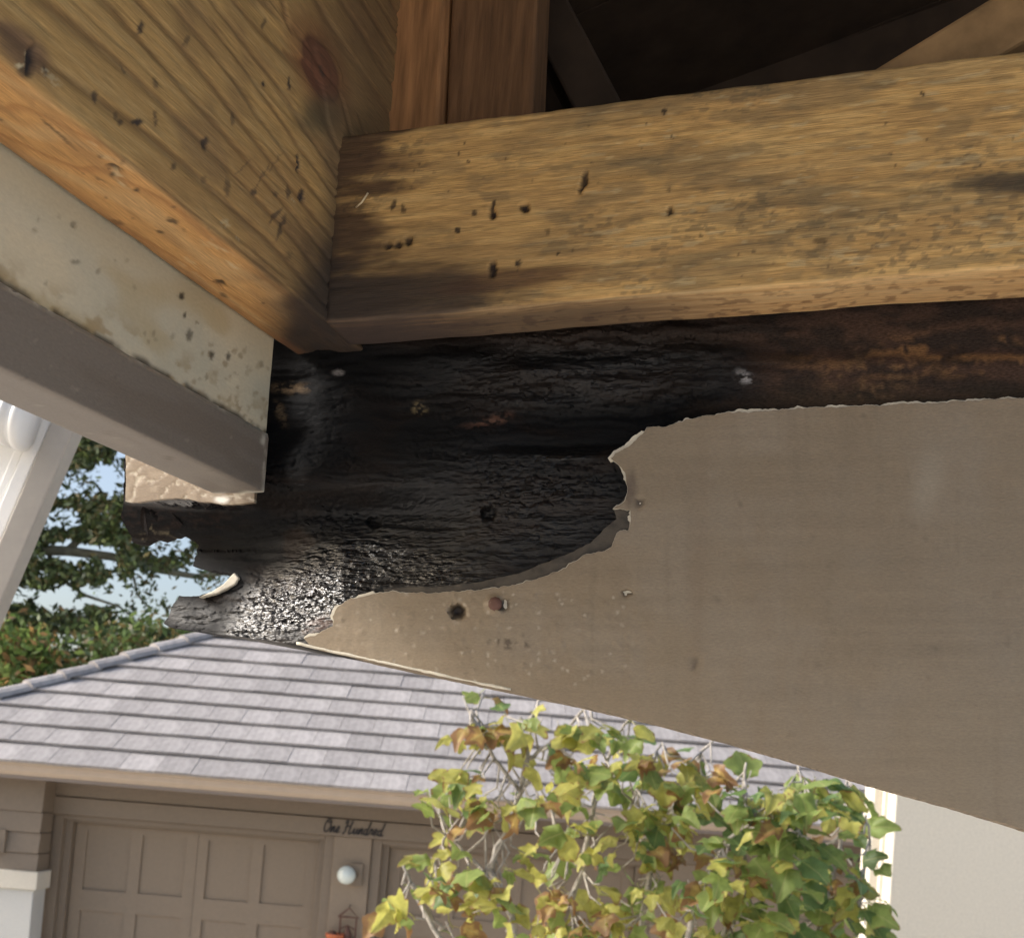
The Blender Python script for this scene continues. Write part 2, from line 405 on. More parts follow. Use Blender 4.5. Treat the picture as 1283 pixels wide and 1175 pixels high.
# lettering in flowing script on the header
def letters():
    G = {'O': (.75, [[(.45, 1), (.15, .8), (.05, .4), (.2, .05), (.45, .05), (.65, .4), (.6, .8), (.4, 1), (.25, .85), (.4, .7), (.75, .8)]]),
         'n': (.55, [[(0, 0), (.1, .45), (.08, 0), (.25, .42), (.36, .4), (.36, .05), (.55, .1)]]),
         'e': (.45, [[(0, .1), (.25, .25), (.32, .4), (.18, .48), (.06, .25), (.15, .02), (.45, .12)]]),
         ' ': (.35, []),
         'H': (1.0, [[(.0, .75), (.15, .95), (.25, .9), (.2, .4), (.1, 0), (.0, .05)], [(.75, 1), (.62, .5), (.6, .05), (.75, .0), (.95, .15)], [(.1, .45), (.4, .55), (.68, .5)]]),
         'u': (.55, [[(0, .1), (.08, .45), (.1, .1), (.2, 0), (.35, .2), (.4, .45), (.38, .08), (.55, .1)]]),
         'd': (.6, [[(.35, .4), (.15, .42), (.04, .2), (.15, 0), (.32, .15), (.52, 1), (.36, .25), (.42, 0), (.6, .12)]]),
         'r': (.42, [[(0, .1), (.1, .5), (.14, .4), (.3, .42), (.26, .1), (.42, .1)]])}
    x = 0; m = MB(); out = []
    for ch in 'One Hundred':
        w, st = G[ch]
        for q in st: out.append([(x+a+.28*b, b) for a, b in q])
        x += w
    xa, xb = xatY(404, 1040, YG-.03), xatY(483, 1040, YG-.03); sc = (xb-xa)/(x+.25); z0 = (ZH+ZL)/2-.055
    for st in out:
        pts = []
        for i in range(len(st)-1):                          # Catmull-Rom through the stroke
            p = [np.array(st[max(0, min(len(st)-1, i+j))]) for j in (-1, 0, 1, 2)]
            for t in (0, .25, .5, .75):
                pts.append(.5*((2*p[1])+(p[2]-p[0])*t+(2*p[0]-5*p[1]+4*p[2]-p[3])*t*t+(3*p[1]-p[0]-3*p[2]+p[3])*t**3))
        pts.append(np.array(st[-1]))
        m.tube([(xa+p[0]*sc, YG-.027, z0+p[1]*.13) for p in pts], .0062, 5)
    m.build('lettering', BLACK, gar)['label'] = 'black script letters reading One Hundred'
letters()
# globe lamps
def lamp(cx, cy, label):
    p = atY(cx, cy, YG-.02); e = empty('wall_lamp', (p[0], YG-.05, p[2]), label, 'lamp', 'globe lamps on the garage')
    return e, p
e, p = lamp(437, 1095, 'white globe wall lamp on the pillar between the garage doors')
MB().box(p[0]+.02, p[0]+.13, YG-.03, YG+.010, p[2]-.10, p[2]+.11).build('mounting_plate', G_TAUPE, e, bevel=.004)
MB().tube([(p[0]+.07, YG-.03, p[2]), (p[0]+.02, YG-.08, p[2])], .03, 10).build('lamp_arm', G_TAUPE, e, True)
def globe(c, r): return MB().lathe(np.array(c)-np.array([0, 0, r]), (0, 0, 1), [(r*max(.04, math.sin(math.pi*i/12)), r*(1-math.cos(math.pi*i/12))) for i in range(13)], 20)
globe((p[0]-.01, YG-.11, p[2]), .088).build('globe_shade', GLOBE, e, True)
e, p = lamp(-6, 1050, 'white globe wall lamp on the siding beside the garage door'); yy = YP-.022
MB().box(p[0]+.02, xatY(8, 1050, yy)+.0, yy-.03, yy+.02, p[2]-.10, p[2]+.11).build('mounting_plate', G_TAUPE, e, bevel=.004)
globe((p[0]+.02, yy-.11, p[2]), .088).build('globe_shade', GLOBE, e, True)
# little house-shaped lantern and a terracotta pot on the pillar
a = atY(438, 1137, YG-.04); b = atY(431, 1185, YG-.04)
e = empty('hanging_lantern', (a[0], YG-.04, b[2]), 'small house-shaped brown metal lantern hung below the globe lamp', 'lantern')
x, y, z = a[0], YG-.05, a[2]; w = .075; h = .36
fr = MB(); fr.tube([(x-w-.02, y, z-.085), (x, y, z-.0), (x+w+.02, y, z-.085), (x-w-.02, y, z-.085)], .009, 6)
fr.build('lantern_roof', RUST, e)
MB().tube([(x, y, z), (x, y, z+.02), (x, YG+.008, z+.02)], .005, 6).build('hook', BLACK, e)
fr = MB()
for sx in (-1, 1): fr.tube([(x+sx*w, y, z-.085), (x+sx*w, y, z-h)], .008, 6)
fr.tube([(x-w, y, z-h), (x+w, y, z-h)], .01, 6); fr.tube([(x-w, y, z-.2), (x, y-.02, z-.16), (x+w, y, z-.2)], .006, 6)
fr.build('lantern_frame', RUST, e)
MB().lathe((x, y, z-h+.005), (0, 0, 1), [(.045, 0), (.05, .02), (.042, .11), (.02, .16), (.012, .19)], 12).build('candle_holder', RUST, e, True)
c = atY(419, 1170, YG-.13)
e = empty('flower_pot', (c[0], YG-.1, c[2]-.16), 'orange terracotta pot hung on the pillar beside the lantern', 'pot')
MB().lathe((c[0], YG-.1, c[2]-.17), (0, 0, 1), [(.05, 0), (.075, .14), (.085, .141), (.087, .175), (.076, .176), (.07, .15)], 16).build('pot', TERRA, e, True)
MB().lathe((c[0]-.03, YG-.1, c[2]-.03), (.2, 0, 1), [(.035, 0), (.045, .03), (.03, .055), (.004, .065)], 10).build('bracket', RUST, e, True)

# ================================================================== cream stucco wall on the right
YW = 6.6
xw = xatY(1116, 1090, YW)
e = empty('stucco_wall', (xw+1.2, YW, 0), 'cream stucco wall with white corner trim behind the fig bush', 'wall')
MB().box(xw, xw+3.2, YW, YW+.35, 0, 3.35).build('wall', G_CREAM, e, bevel=.01)
xt = xatY(1089, 1050, YW+.2)
MB().box(xt, xw-.002, YW+.16, YW+.34, 0, zatY(1100, 984, YW+.2)+.25).build('corner_trim', G_CREAM, e, bevel=.006)
MB().box(xt+.05, xt+.10, YW+.125, YW+.162, 0, zatY(1100, 984, YW+.2)+.22).build('trim_bead', G_CREAM, e, bevel=.006)

# ================================================================== white lean-to panel at the left edge
def lp(x, y, d): return dep(x, y, d)
e = empty('awning_panel', lp(-300, 1400, 2.4), 'white panel with slanted taupe edge board and rounded tube under the eave', 'awning')
nF = -_F
q = [lp(104, 512, 2.4), lp(-330, 1532, 2.4), lp(-362, 1520, 2.4), lp(76, 500, 2.4)]
MB().prism(q, _F*.05).build('edge_board', GREYT, e, bevel=.003)
q = [lp(74.5, 503, 2.42), lp(-363, 1523, 2.42), lp(-381, 1515, 2.42), lp(58, 497, 2.42)]
MB().prism(q, _F*.03).build('edge_trim', WHITE, e, bevel=.003)
q = [lp(57, 500, 2.432), lp(-382, 1518, 2.432), lp(-392, 1513, 2.432), lp(47, 496, 2.432)]
MB().prism(q, _F*.03).build('edge_trim', WHITE, e, bevel=.003)
q = [lp(46, 500, 2.44), lp(-393, 1518, 2.44), lp(-700, 1400, 2.44), lp(-262, 380, 2.44)]
MB().prism(q, _F*.02).build('panel', WHITE, e)
a, b = lp(-120, 478, 2.38), lp(30, 527, 2.38)
MB().tube([a, b], .052, 24).build('tube', WHITE, e, True)
dd = nz(b-a)
MB().lathe(b-dd*.03, dd, [(.052, 0), (.062, .002), (.062, .012), (.055, .014), (.055, .026), (.062, .028), (.062, .04), (.05, .046), (.01, .047)], 28).build('tube_end', WHITE, e, True)

# ================================================================== trees behind the garage
def leafcloud(pts, size, seed, cols):
    r = np.random.RandomState(seed); n = len(pts)
    d = r.normal(size=(n, 3)); d /= np.linalg.norm(d, axis=1)[:, None]
    e_ = np.cross(d, r.normal(size=(n, 3))); e_ /= np.linalg.norm(e_, axis=1)[:, None]
    s_ = (size*(.6+.8*r.rand(n)))[:, None]
    V = np.stack([pts-d*s_, pts+e_*s_*.42, pts+d*s_, pts-e_*s_*.42], 1).reshape(-1, 3)
    Fc = np.arange(n*4).reshape(-1, 4).tolist()
    c = np.asarray(cols)[r.randint(len(cols), size=n)]*(.6+.8*r.rand(n))[:, None]
    return V, Fc, np.repeat(c, 4, 0)
def oak():
    r = np.random.RandomState(11); D = 21.0
    base = dep(60, 0, D)*1.0; base[2] = 0
    e = empty('oak_tree', (base[0]-3.5, base[1]+1, 0), 'tall oak with pale bare limbs and gaps of sky behind the garage', 'tree')
    bx, by = base[0]-3.5, base[1]+1
    t = MB(); t.tube([(bx, by, -.1), (bx+.1, by, 1.2), (bx, by, 2.6), (bx+.4, by-.1, 4.2), (bx+.9, by-.2, 6.0), (bx+1, by, 9)], [.36, .3, .27, .22, .15, .05], 10)
    t.build('trunk', OAKB, e, True)
    start = [np.array([bx+.2, by, 3.9]), np.array([bx, by, 3.0]), np.array([bx+.9, by-.2, 6.0])]
    limbs = [(0, [(-60, 700), (30, 688), (85, 690), (140, 697), (200, 714), (245, 722), (300, 716)], .11),
             (0, [(85, 689), (108, 668), (132, 652), (175, 640), (215, 645)], .06),
             (1, [(-40, 810), (40, 788), (82, 770), (120, 778), (150, 800)], .09),
             (2, [(-60, 600), (40, 590), (110, 560), (180, 540)], .09),
             (0, [(60, 690), (70, 720), (105, 745), (150, 760), (168, 775)], .04),
             (0, [(150, 700), (168, 725), (172, 745), (185, 760)], .03)]
    for st, L, r0 in limbs:
        pts = [dep(x, y, D+r.uniform(-.3, .3)) for x, y in L]
        if L[0][0] < 0: pts = [start[st]]+pts
        m = MB(); m.tube(pts, list(np.linspace(r0*1.2, r0*.35, len(pts))), 7); m.build('limb', OAKB, e, True)
    # foliage clumps: a canopy with open gaps towards the sky
    cl = []
    while len(cl) < 2600:
        x = r.uniform(-330, 430); y = r.uniform(330, 900); d = D+r.uniform(-1.5, 2.2)
        cl.append((x, y, d, 1))
    gaps = [(190, 752, 75, 36), (250, 730, 60, 30), (100, 605, 45, 20), (150, 600, 26, 26), (75, 650, 26, 14), (70, 750, 30, 16), (90, 808, 26, 16), (210, 680, 34, 18), (20, 745, 22, 12), (130, 745, 30, 14), (120, 835, 22, 12), (60, 590, 14, 10), (175, 655, 20, 10), (240, 650, 30, 20)]
    P = []
    for x, y, d, k in cl:
        n = r.randint(50, 120); c = dep(x, y, d)
        p = c+r.normal(size=(n, 3))*np.array([.30, .30, .20])
        P.append(p)
    P = np.concatenate(P); X, Y = proj(P); keep = np.ones(len(P), bool)
    for gx, gy, a, b in gaps:
        q = np.hypot((X-gx)/a, (Y-gy)/b)+(vn(X/9, Y/9, 3)-.5)*.7
        keep &= ~((q < 1) & (r.rand(len(P)) < .88))
    f = fbm(X/34, Y/30, 3, 8); keep &= (f+r.normal(size=len(P))*.04 > .34)
    P = P[keep]
    V, Fc, c = leafcloud(P, .072, 3, [(.15, .20, .075), (.20, .25, .09), (.13, .18, .085), (.25, .21, .10), (.17, .21, .12)])
    o = mesh('crown', V, Fc, OAKL, e, c, smooth=False); o['kind'] = 'stuff'
oak()
def shrub(name, label, x0, x1, ytop, D, seed, cols):
    r = np.random.RandomState(seed); mid = dep((x0+x1)/2, ytop, D)
    e = empty(name, (mid[0], mid[1], 0), label, 'shrub')
    m = MB()
    for k in range(5):
        q = dep(x0+(x1-x0)*(k+.5)/5, ytop+30, D); m.tube([(mid[0]+(k-2)*.12, mid[1], -.05), ((mid[0]+q[0])/2, mid[1], 1.5), (q[0], q[1], q[2])], [.07, .05, .02], 6)
    m.build('stem', OAKB, e, True)
    P = []
    for k in range(170):
        x = r.uniform(x0, x1); t = (x-x0)/(x1-x0); y = ytop+r.uniform(0, 1)**1.3*260+22*math.sin(t*9+seed)+(1-math.sin(math.pi*t))*30
        P.append(dep(x, y, D+r.uniform(-.8, .8))+r.normal(size=(r.randint(60, 110), 3))*np.array([.22, .22, .16]))
    V, Fc, c = leafcloud(np.concatenate(P), .075, seed+1, cols)
    o = mesh('crown', V, Fc, OAKL, e, c, smooth=False); o['kind'] = 'stuff'
shrub('laurel_shrub', 'bright green leafy shrub with reddish tips rising behind the hip of the garage roof', -260, 120, 806, 17.5, 5, [(.13, .20, .05), (.18, .25, .075), (.10, .16, .045), (.28, .17, .07)])
shrub('evergreen_shrub', 'dark green shrub between the oak and the garage ridge', 100, 420, 790, 18.2, 9, [(.10, .15, .05), (.13, .19, .06), (.08, .12, .05), (.2, .16, .065)])

# ================================================================== fig bush
def fig():
    r = random.Random(21)
    D0 = 5.0
    root = dep(800, 1175, D0); root[2] = 0
    e = empty('fig_bush', root, 'tall fig bush with pale bare stems and large yellowing lobed leaves', 'bush')
    stems_px = [[(700, 1900), (672, 1300), (640, 1150), (612, 1085), (640, 1030), (655, 985), (668, 900), (680, 866)],
                [(640, 1150), (600, 1085), (560, 1045), (545, 1075)],
                [(690, 1900), (620, 1320), (560, 1190), (520, 1120), (505, 1085)],
                [(740, 1900), (700, 1350), (690, 1200), (730, 1090), (745, 1000), (770, 925), (790, 900)],
                [(655, 990), (620, 950), (600, 915), (590, 890)],
                [(668, 960), (700, 925), (740, 878)],
                [(790, 1900), (800, 1300), (800, 1180), (815, 1090), (830, 1040), (850, 985), (880, 940), (905, 915)],
                [(820, 1080), (790, 1020), (800, 980), (830, 930)],
                [(850, 1900), (890, 1300), (905, 1175), (935, 1090), (930, 1010), (935, 955)],
                [(905, 1900), (960, 1320), (1010, 1200), (1040, 1110), (1058, 1030), (1062, 975)],
                [(935, 1090), (980, 1040), (1010, 985), (1000, 960)],
                [(830, 1900), (850, 1350), (858, 1200), (870, 1120), (905, 1060), (960, 1010)],
                [(730, 1090), (700, 1060), (690, 1010), (660, 1020)],
                [(505, 1110), (540, 1150), (560, 1165)],
                [(1010, 1200), (1075, 1130), (1090, 1060), (1085, 1020)]]
    stems = []; nodes = []
    for L in stems_px:
        dz = r.uniform(-.45, .45); pts = []
        for i, (x, y) in enumerate(L):
            if y >= 1900:
                q = root+np.array([r.uniform(-.3, .3), r.uniform(-.25, .25), -.05])
            else: q = dep(x, y, D0+dz+r.uniform(-.05, .05))
            pts.append(q)
        if L[0][1] < 1900 and nodes:                       # side branch: start on the nearest stem
            q0 = min(nodes, key=lambda n: np.hypot(*(np.array(proj(n))-np.array(L[0])))); sh = q0-pts[0]
            k = len(pts)
            pts = [q0]+[dep(x, y, float((q0-CAM)@_F)+r.uniform(-.12, .12)*i/k) for i, (x, y) in enumerate(L) if i > 0]
        fine = []
        for i in range(len(pts)-1):
            for t in np.linspace(0, 1, 6)[:-1]:
                fine.append(pts[i]*(1-t)+pts[i+1]*t+np.array([r.uniform(-1, 1) for _ in range(3)])*.006)
        fine.append(pts[-1]); main = L[0][1] >= 1900
        rr = np.linspace(.019 if main else .010, .005, len(fine))
        o = MB().tube(fine, list(rr), 7).build('stem', BARK, e, True)
        nodes += [p for p in fine if proj(p)[1] < 1240]
    # leaves: three shapes of a lobed, cupped blade on a petiole
    def leaf_mesh(v, mat):
        K = 17; dep_ = [.11, .22, .06][v % 3]; out = []
        for i in range(K):                                  # half outline from the base notch round to the tip
            t = i/(K-1); a = -.55+t*(math.pi/2+.55)
            env = .34+.14*sm(0, .5, t)+.10*sm(.55, 1, t)
            lobe = .5+.5*math.cos((t-1)*math.pi*2*1.9)       # broad rounded lobes: tip, shoulder, base
            out.append((a, float(env*(1-dep_*(1-lobe)*1.5)+.008*math.sin(i*2.4+v))))
        lob = out
        curl = [.15, .35, .6, 1.3][v % 4]; fold = [.15, .4, .1, .6][v % 4]
        out = [(rr__*math.cos(a), rr__*math.sin(a)+.30) for a, rr__ in lob]
        full = [(.02, .06)]+out+[(-x, y) for x, y in reversed(out[:-1])]+[(-.02, .06)]
        L = .20
        def lift(x, y):
            d = math.hypot(x, y-.3); z = fold*abs(x)*.6-curl*d*d*.55+.03*math.sin(9*x+v)+.03*math.sin(11*y)
            return (x*L, y*L, z*L)
        V = [lift(0, .24)]; uv = [(0, 0)]
        inn = [((x)*.55, .24+(y-.24)*.55) for x, y in full]
        for x, y in inn: V.append(lift(x, y)); uv.append((.45, abs(x)))
        for x, y in full: V.append(lift(x, y)); uv.append((1, abs(x)))
        n = len(full); Fc = []
        for i in range(n):
            j = (i+1) % n
            Fc.append((0, 1+i, 1+j)); Fc.append((1+i, 1+n+i, 1+n+j, 1+j))
        # petiole as a thin three-sided stalk running to the twig
        b = len(V); pl = .07
        for k, (yy, zz, w) in enumerate(((.02, 0, .0028), (-pl/L*.5, -.03, .0028), (-pl/L, -.12, .0034))):
            for q in range(3):
                V.append((math.cos(q*2.1)*w, yy*L, zz*L+math.sin(q*2.1)*w)); uv.append((0, 0))
        for k in range(2):
            for q in range(3): Fc.append((b+k*3+q, b+k*3+(q+1) % 3, b+k*3+3+(q+1) % 3, b+k*3+3+q))
        me = bpy.data.meshes.new('leaf'); me.from_pydata(V, [], Fc)
        l = me.uv_layers.new(name='UVMap')
        for lo in me.loops: l.data[lo.index].uv = uv[lo.vertex_index]
        me.polygons.foreach_set('use_smooth', [True]*len(me.polygons)); me.materials.append(mat)
        return me
    dry = (.30, .17, .075)
    mats = [mat_leaf('fig_leaf_green', (.27, .35, .10), .5, .25, edge=(*dry, 1.42)),
            mat_leaf('fig_leaf_yellow', (.50, .49, .13), .55, .2, edge=(*dry, 1.36)),
            mat_leaf('fig_leaf_dark', (.16, .25, .085), .45, .25, edge=(*dry, 1.52)),
            mat_leaf('fig_leaf_dry', (.40, .27, .09), .45, .3, edge=(*dry, .95))]
    ML = [[leaf_mesh(v, m) for v in range(12)] for m in mats]
    regs = [((535, 1120), (48, 50), 16), ((600, 900), (45, 40), 16), ((575, 985), (45, 40), 10), ((690, 905), (70, 40), 18), ((650, 970), (80, 45), 22),
            ((770, 930), (70, 35), 18), ((760, 1010), (120, 60), 44), ((840, 980), (90, 45), 26), ((900, 1060), (120, 80), 56), ((1010, 1020), (85, 50), 34), ((1040, 1110), (65, 70), 34), ((700, 1120), (120, 60), 38), ((850, 1150), (170, 45), 40), ((620, 1060), (80, 60), 18)]
    NA = np.array(nodes); NX, NY = proj(NA)
    tw = []; leaves = []
    for (cx, cy), (rx, ry), n in regs:
        for k in range(int(n*(.62 if cy < 1000 and cx < 850 else .85 if cx < 850 else 1.2))):
            a = r.uniform(0, 6.283); q = math.sqrt(r.random()); x, y = cx+rx*q*math.cos(a), cy+ry*q*math.sin(a)
            if y < 862+.0*x or x > 1108 or (x < 505 and y < 1120): continue
            if y < 905+(x-760)*.3-28 and x > 700: continue
            i = int(np.argmin(np.hypot(NX-x, (NY-y)*.8+14))); p0 = NA[i]
            p1 = dep(x, y, float((p0-CAM)@_F)+r.uniform(-.28, .22))
            mid = (p0+p1)/2+np.array([r.uniform(-.03, .03), r.uniform(-.03, .03), -.03])
            tw.append([p0, mid, p1])
            for j in range(r.choice((1, 2, 2, 3))):
                leaves.append((p1 if j == 0 else (mid*(.5-.2*j)+p1*(.5+.2*j)), x, y, p1-p0))
    r.shuffle(leaves)
    # the twigs that carry the leaves, one stem piece per twig joined with its leaf stalks
    m = MB()
    for L in tw: m.tube(L, [.005, .004, .0028], 5)
    for k in range(90):                                     # bare crooked twigs
        p0 = NA[r.randrange(len(NA))]; d = np.array([r.uniform(-.5, .5), r.uniform(-.4, .4), r.uniform(.1, 1)]); L = r.uniform(.08, .24)
        p1 = p0+nz(d)*L*.5; p2 = p1+nz(d+np.array([r.uniform(-.6, .6), r.uniform(-.4, .4), .5]))*L*.5
        if proj(p2)[1] > 905+(proj(p2)[0]-760)*.3 and not (proj(p2)[0] < 560 and proj(p2)[1] < 1095): m.tube([p0, p1, p2], [.006, .0045, .0022], 5)
    o = m.build('twigs', BARK, e, True); o['kind'] = 'stuff'
    def place(p, x, y, d):
        if x > 930: w = (.45, .22, .28, .05)
        elif x > 740: w = (.34, .40, .12, .14)
        else: w = (.28, .44, .05, .23)
        mi = r.choices(range(4), w)[0]
        v = r.randrange(12)
        if mi == 3: v = r.choice((3, 7, 11))
        dirv = nz(d+np.array([r.uniform(-.3, .3), r.uniform(-.35, .05), r.uniform(-.25, .12)]))*1.0
        yv = Vector(nz(dirv*.8+np.array([r.uniform(-.8, .8), r.uniform(-.9, .2), r.uniform(-.7, .35)])))
        nrm = Vector((r.uniform(-.7, .7), r.uniform(-1.1, .25), r.uniform(.25, 1.1))); xv = yv.cross(nrm).normalized(); zv = xv.cross(yv)
        s_ = r.uniform(.42, .86)*(1.05 if x > 930 else .92)
        mw = Matrix((xv, yv, zv)).transposed().to_4x4()
        return ML[mi][v], Matrix.Translation(Vector(p)+yv*.06*s_) @ mw @ Matrix.Diagonal((s_*r.uniform(.7, 1.12), s_, s_*r.uniform(.6, 2.0), 1))
    for p, x, y, d in leaves[:300]:
        me, mw = place(p, x, y, d)
        o = bpy.data.objects.new('leaf', me); COL.objects.link(o); o.parent = e
        o.matrix_basis = Matrix.Translation(-e.location) @ mw
    rest = leaves[300:]
    bm = bmesh.new()
    # lower foliage below the picture's edge and the surplus, one joined part
    low = []
    for k in range(160):
        q = root+np.array([r.uniform(-1.0, 1.2), r.uniform(-.6, .6), r.uniform(.6, 1.95)]); low.append((q, 900, 1300, np.array([r.uniform(-1, 1), r.uniform(-1, 1), .3])))
    mats_idx = {}
    jm = bpy.data.meshes.new('lower_leaves')
    for mm in mats: jm.materials.append(mm)
    for p, x, y, d in rest+low:
        me, mw = place(p, x, y, d); mi = [i for i in range(4) if me in ML[i]][0]
        b0 = len(bm.faces); bm.from_mesh(me); bm.faces.ensure_lookup_table(); bm.verts.ensure_lookup_table()
        nv = len(me.vertices)
        for vtx in bm.verts[-nv:]: vtx.co = mw @ vtx.co
        for fc in bm.faces[b0:]: fc.material_index = mi
    bm.to_mesh(jm); bm.free()
    o = link('lower_leaves', jm, e); o['kind'] = 'stuff'
    print('fig leaves', len(leaves))
fig()

# ================================================================== the wooden eave
eave = empty('wooden_eave', A0, 'stripped wooden roof eave of bare boards and fascia over the beam', 'eave')

def board(name, prof, ea, eb, org, dirv, Ls, colf, dispf=None, mat=WOOD, parent=eave, endcut=None):
    """closed 2D profile (a,b) in axes ea/eb from org, swept along dirv at the stations Ls"""
    prof = np.asarray(prof, float); n = len(prof); Ls = np.asarray(Ls, float); m = len(Ls)
    d = np.roll(prof, -1, 0)-np.roll(prof, 1, 0); nrm2 = np.stack([d[:, 1], -d[:, 0]], 1); nrm2 /= np.linalg.norm(nrm2, axis=1)[:, None]+1e-9
    cum = np.concatenate([[0], np.cumsum(np.linalg.norm(np.diff(prof, axis=0), axis=1))])
    A = np.repeat(prof[None, :, 0], m, 0); B = np.repeat(prof[None, :, 1], m, 0); L = np.repeat(Ls[:, None], n, 1); Q = np.repeat(cum[None], m, 0)
    P = org + A[..., None]*ea + B[..., None]*eb + L[..., None]*dirv
    X, Y = proj(P)
    if dispf is not None:
        h = dispf(L, A, B, X, Y)
        P = P + h[..., None]*(nrm2[None, :, 0:1]*ea + nrm2[None, :, 1:2]*eb)
    c = colf(L, A, B, X, Y)
    idx = np.arange(m*n).reshape(m, n); nx = np.roll(idx, -1, 1)
    Fc = np.stack([idx[:-1], nx[:-1], nx[1:], idx[1:]], -1).reshape(-1, 4).tolist()
    Fc += [idx[0, ::-1].tolist(), idx[-1].tolist()]
    uv = np.stack([L, Q], -1).reshape(-1, 2)
    o = mesh(name, P.reshape(-1, 3), Fc, mat, parent, c.reshape(-1, c.shape[-1]), uv)
    me = o.data; 
    bm = bmesh.new(); bm.from_mesh(me); bm.normal_update()
    # make sure the shell faces outwards
    if bm.calc_volume(signed=True) < 0: bmesh.ops.reverse_faces(bm, faces=bm.faces)
    bm.to_mesh(me); bm.free()
    return o
def seg(a, b, step): 
    a = np.array(a, float); b = np.array(b, float); k = max(1, int(np.linalg.norm(b-a)/step)); return [a+(b-a)*i/k for i in range(k)]
def rrect(a0, a1, b0, b1, r, steps):
    """rounded rectangle, counter-clockwise from (a0,b0); steps = sample step on bottom, right, top, left"""
    out = []
    cs = [((a0+r, b0+r), 180), ((a1-r, b0+r), 270), ((a1-r, b1-r), 0), ((a0+r, b1-r), 90)]
    sides = [((a0+r, b0), (a1-r, b0)), ((a1, b0+r), (a1, b1-r)), ((a1-r, b1), (a0+r, b1)), ((a0, b1-r), (a0, b0+r))]
    for i in range(4):
        (cx, cy), a = cs[i]
        for k in range(4): t = rad(a+90*k/4); out.append((cx+r*math.cos(t), cy+r*math.sin(t)))
        out += [tuple(q) for q in seg(*sides[i], steps[i])]
    res = []
    for p in out:
        if not res or math.hypot(p[0]-res[-1][0], p[1]-res[-1][1]) > 1e-5: res.append(p)
    return res
def stations(a, b, fa, fb, step, coarse=.06):
    out = list(np.arange(a, fa, coarse))+list(np.arange(fa, fb, step))+list(np.arange(fb, b, coarse))+[b]
    return sorted(set(np.round(out, 6)))
rs = np.random.RandomState(77)
def ticks(X, Y, boxx, n, rx, ry, seed):
    r = np.random.RandomState(seed); m = np.zeros_like(X); X, Y = X+(fbm(X/3, Y/3, 2, 7)-.5)*4, Y+(fbm(X/3, Y/3, 2, 8)-.5)*4
    for k in range(n):
        cx, cy = r.uniform(boxx[0], boxx[1]), r.uniform(boxx[2], boxx[3])
        a, b = r.uniform(*rx), r.uniform(*ry)
        w = (np.abs(X-cx) < a*2.2) & (np.abs(Y-cy) < b*2.2)
        if w.any(): m[w] = np.maximum(m[w], blob(X[w], Y[w], cx, cy, a, b, r.uniform(-25, 25), .5)*r.uniform(.5, 1))
    return m
def spots(X, Y, L, soft=.5):
    m = np.zeros_like(X); X, Y = X+(fbm(X/3.5, Y/3.5, 2, 5)-.5)*4.5, Y+(fbm(X/3.5, Y/3.5, 2, 6)-.5)*4.5
    for cx, cy, a, b, ang, s_ in L:
        R_ = max(a, b)*2.2; w = (np.abs(X-cx) < R_) & (np.abs(Y-cy) < R_)
        if w.any(): m[w] = np.maximum(m[w], blob(X[w], Y[w], cx, cy, a, b, ang, soft)*s_)
    return m

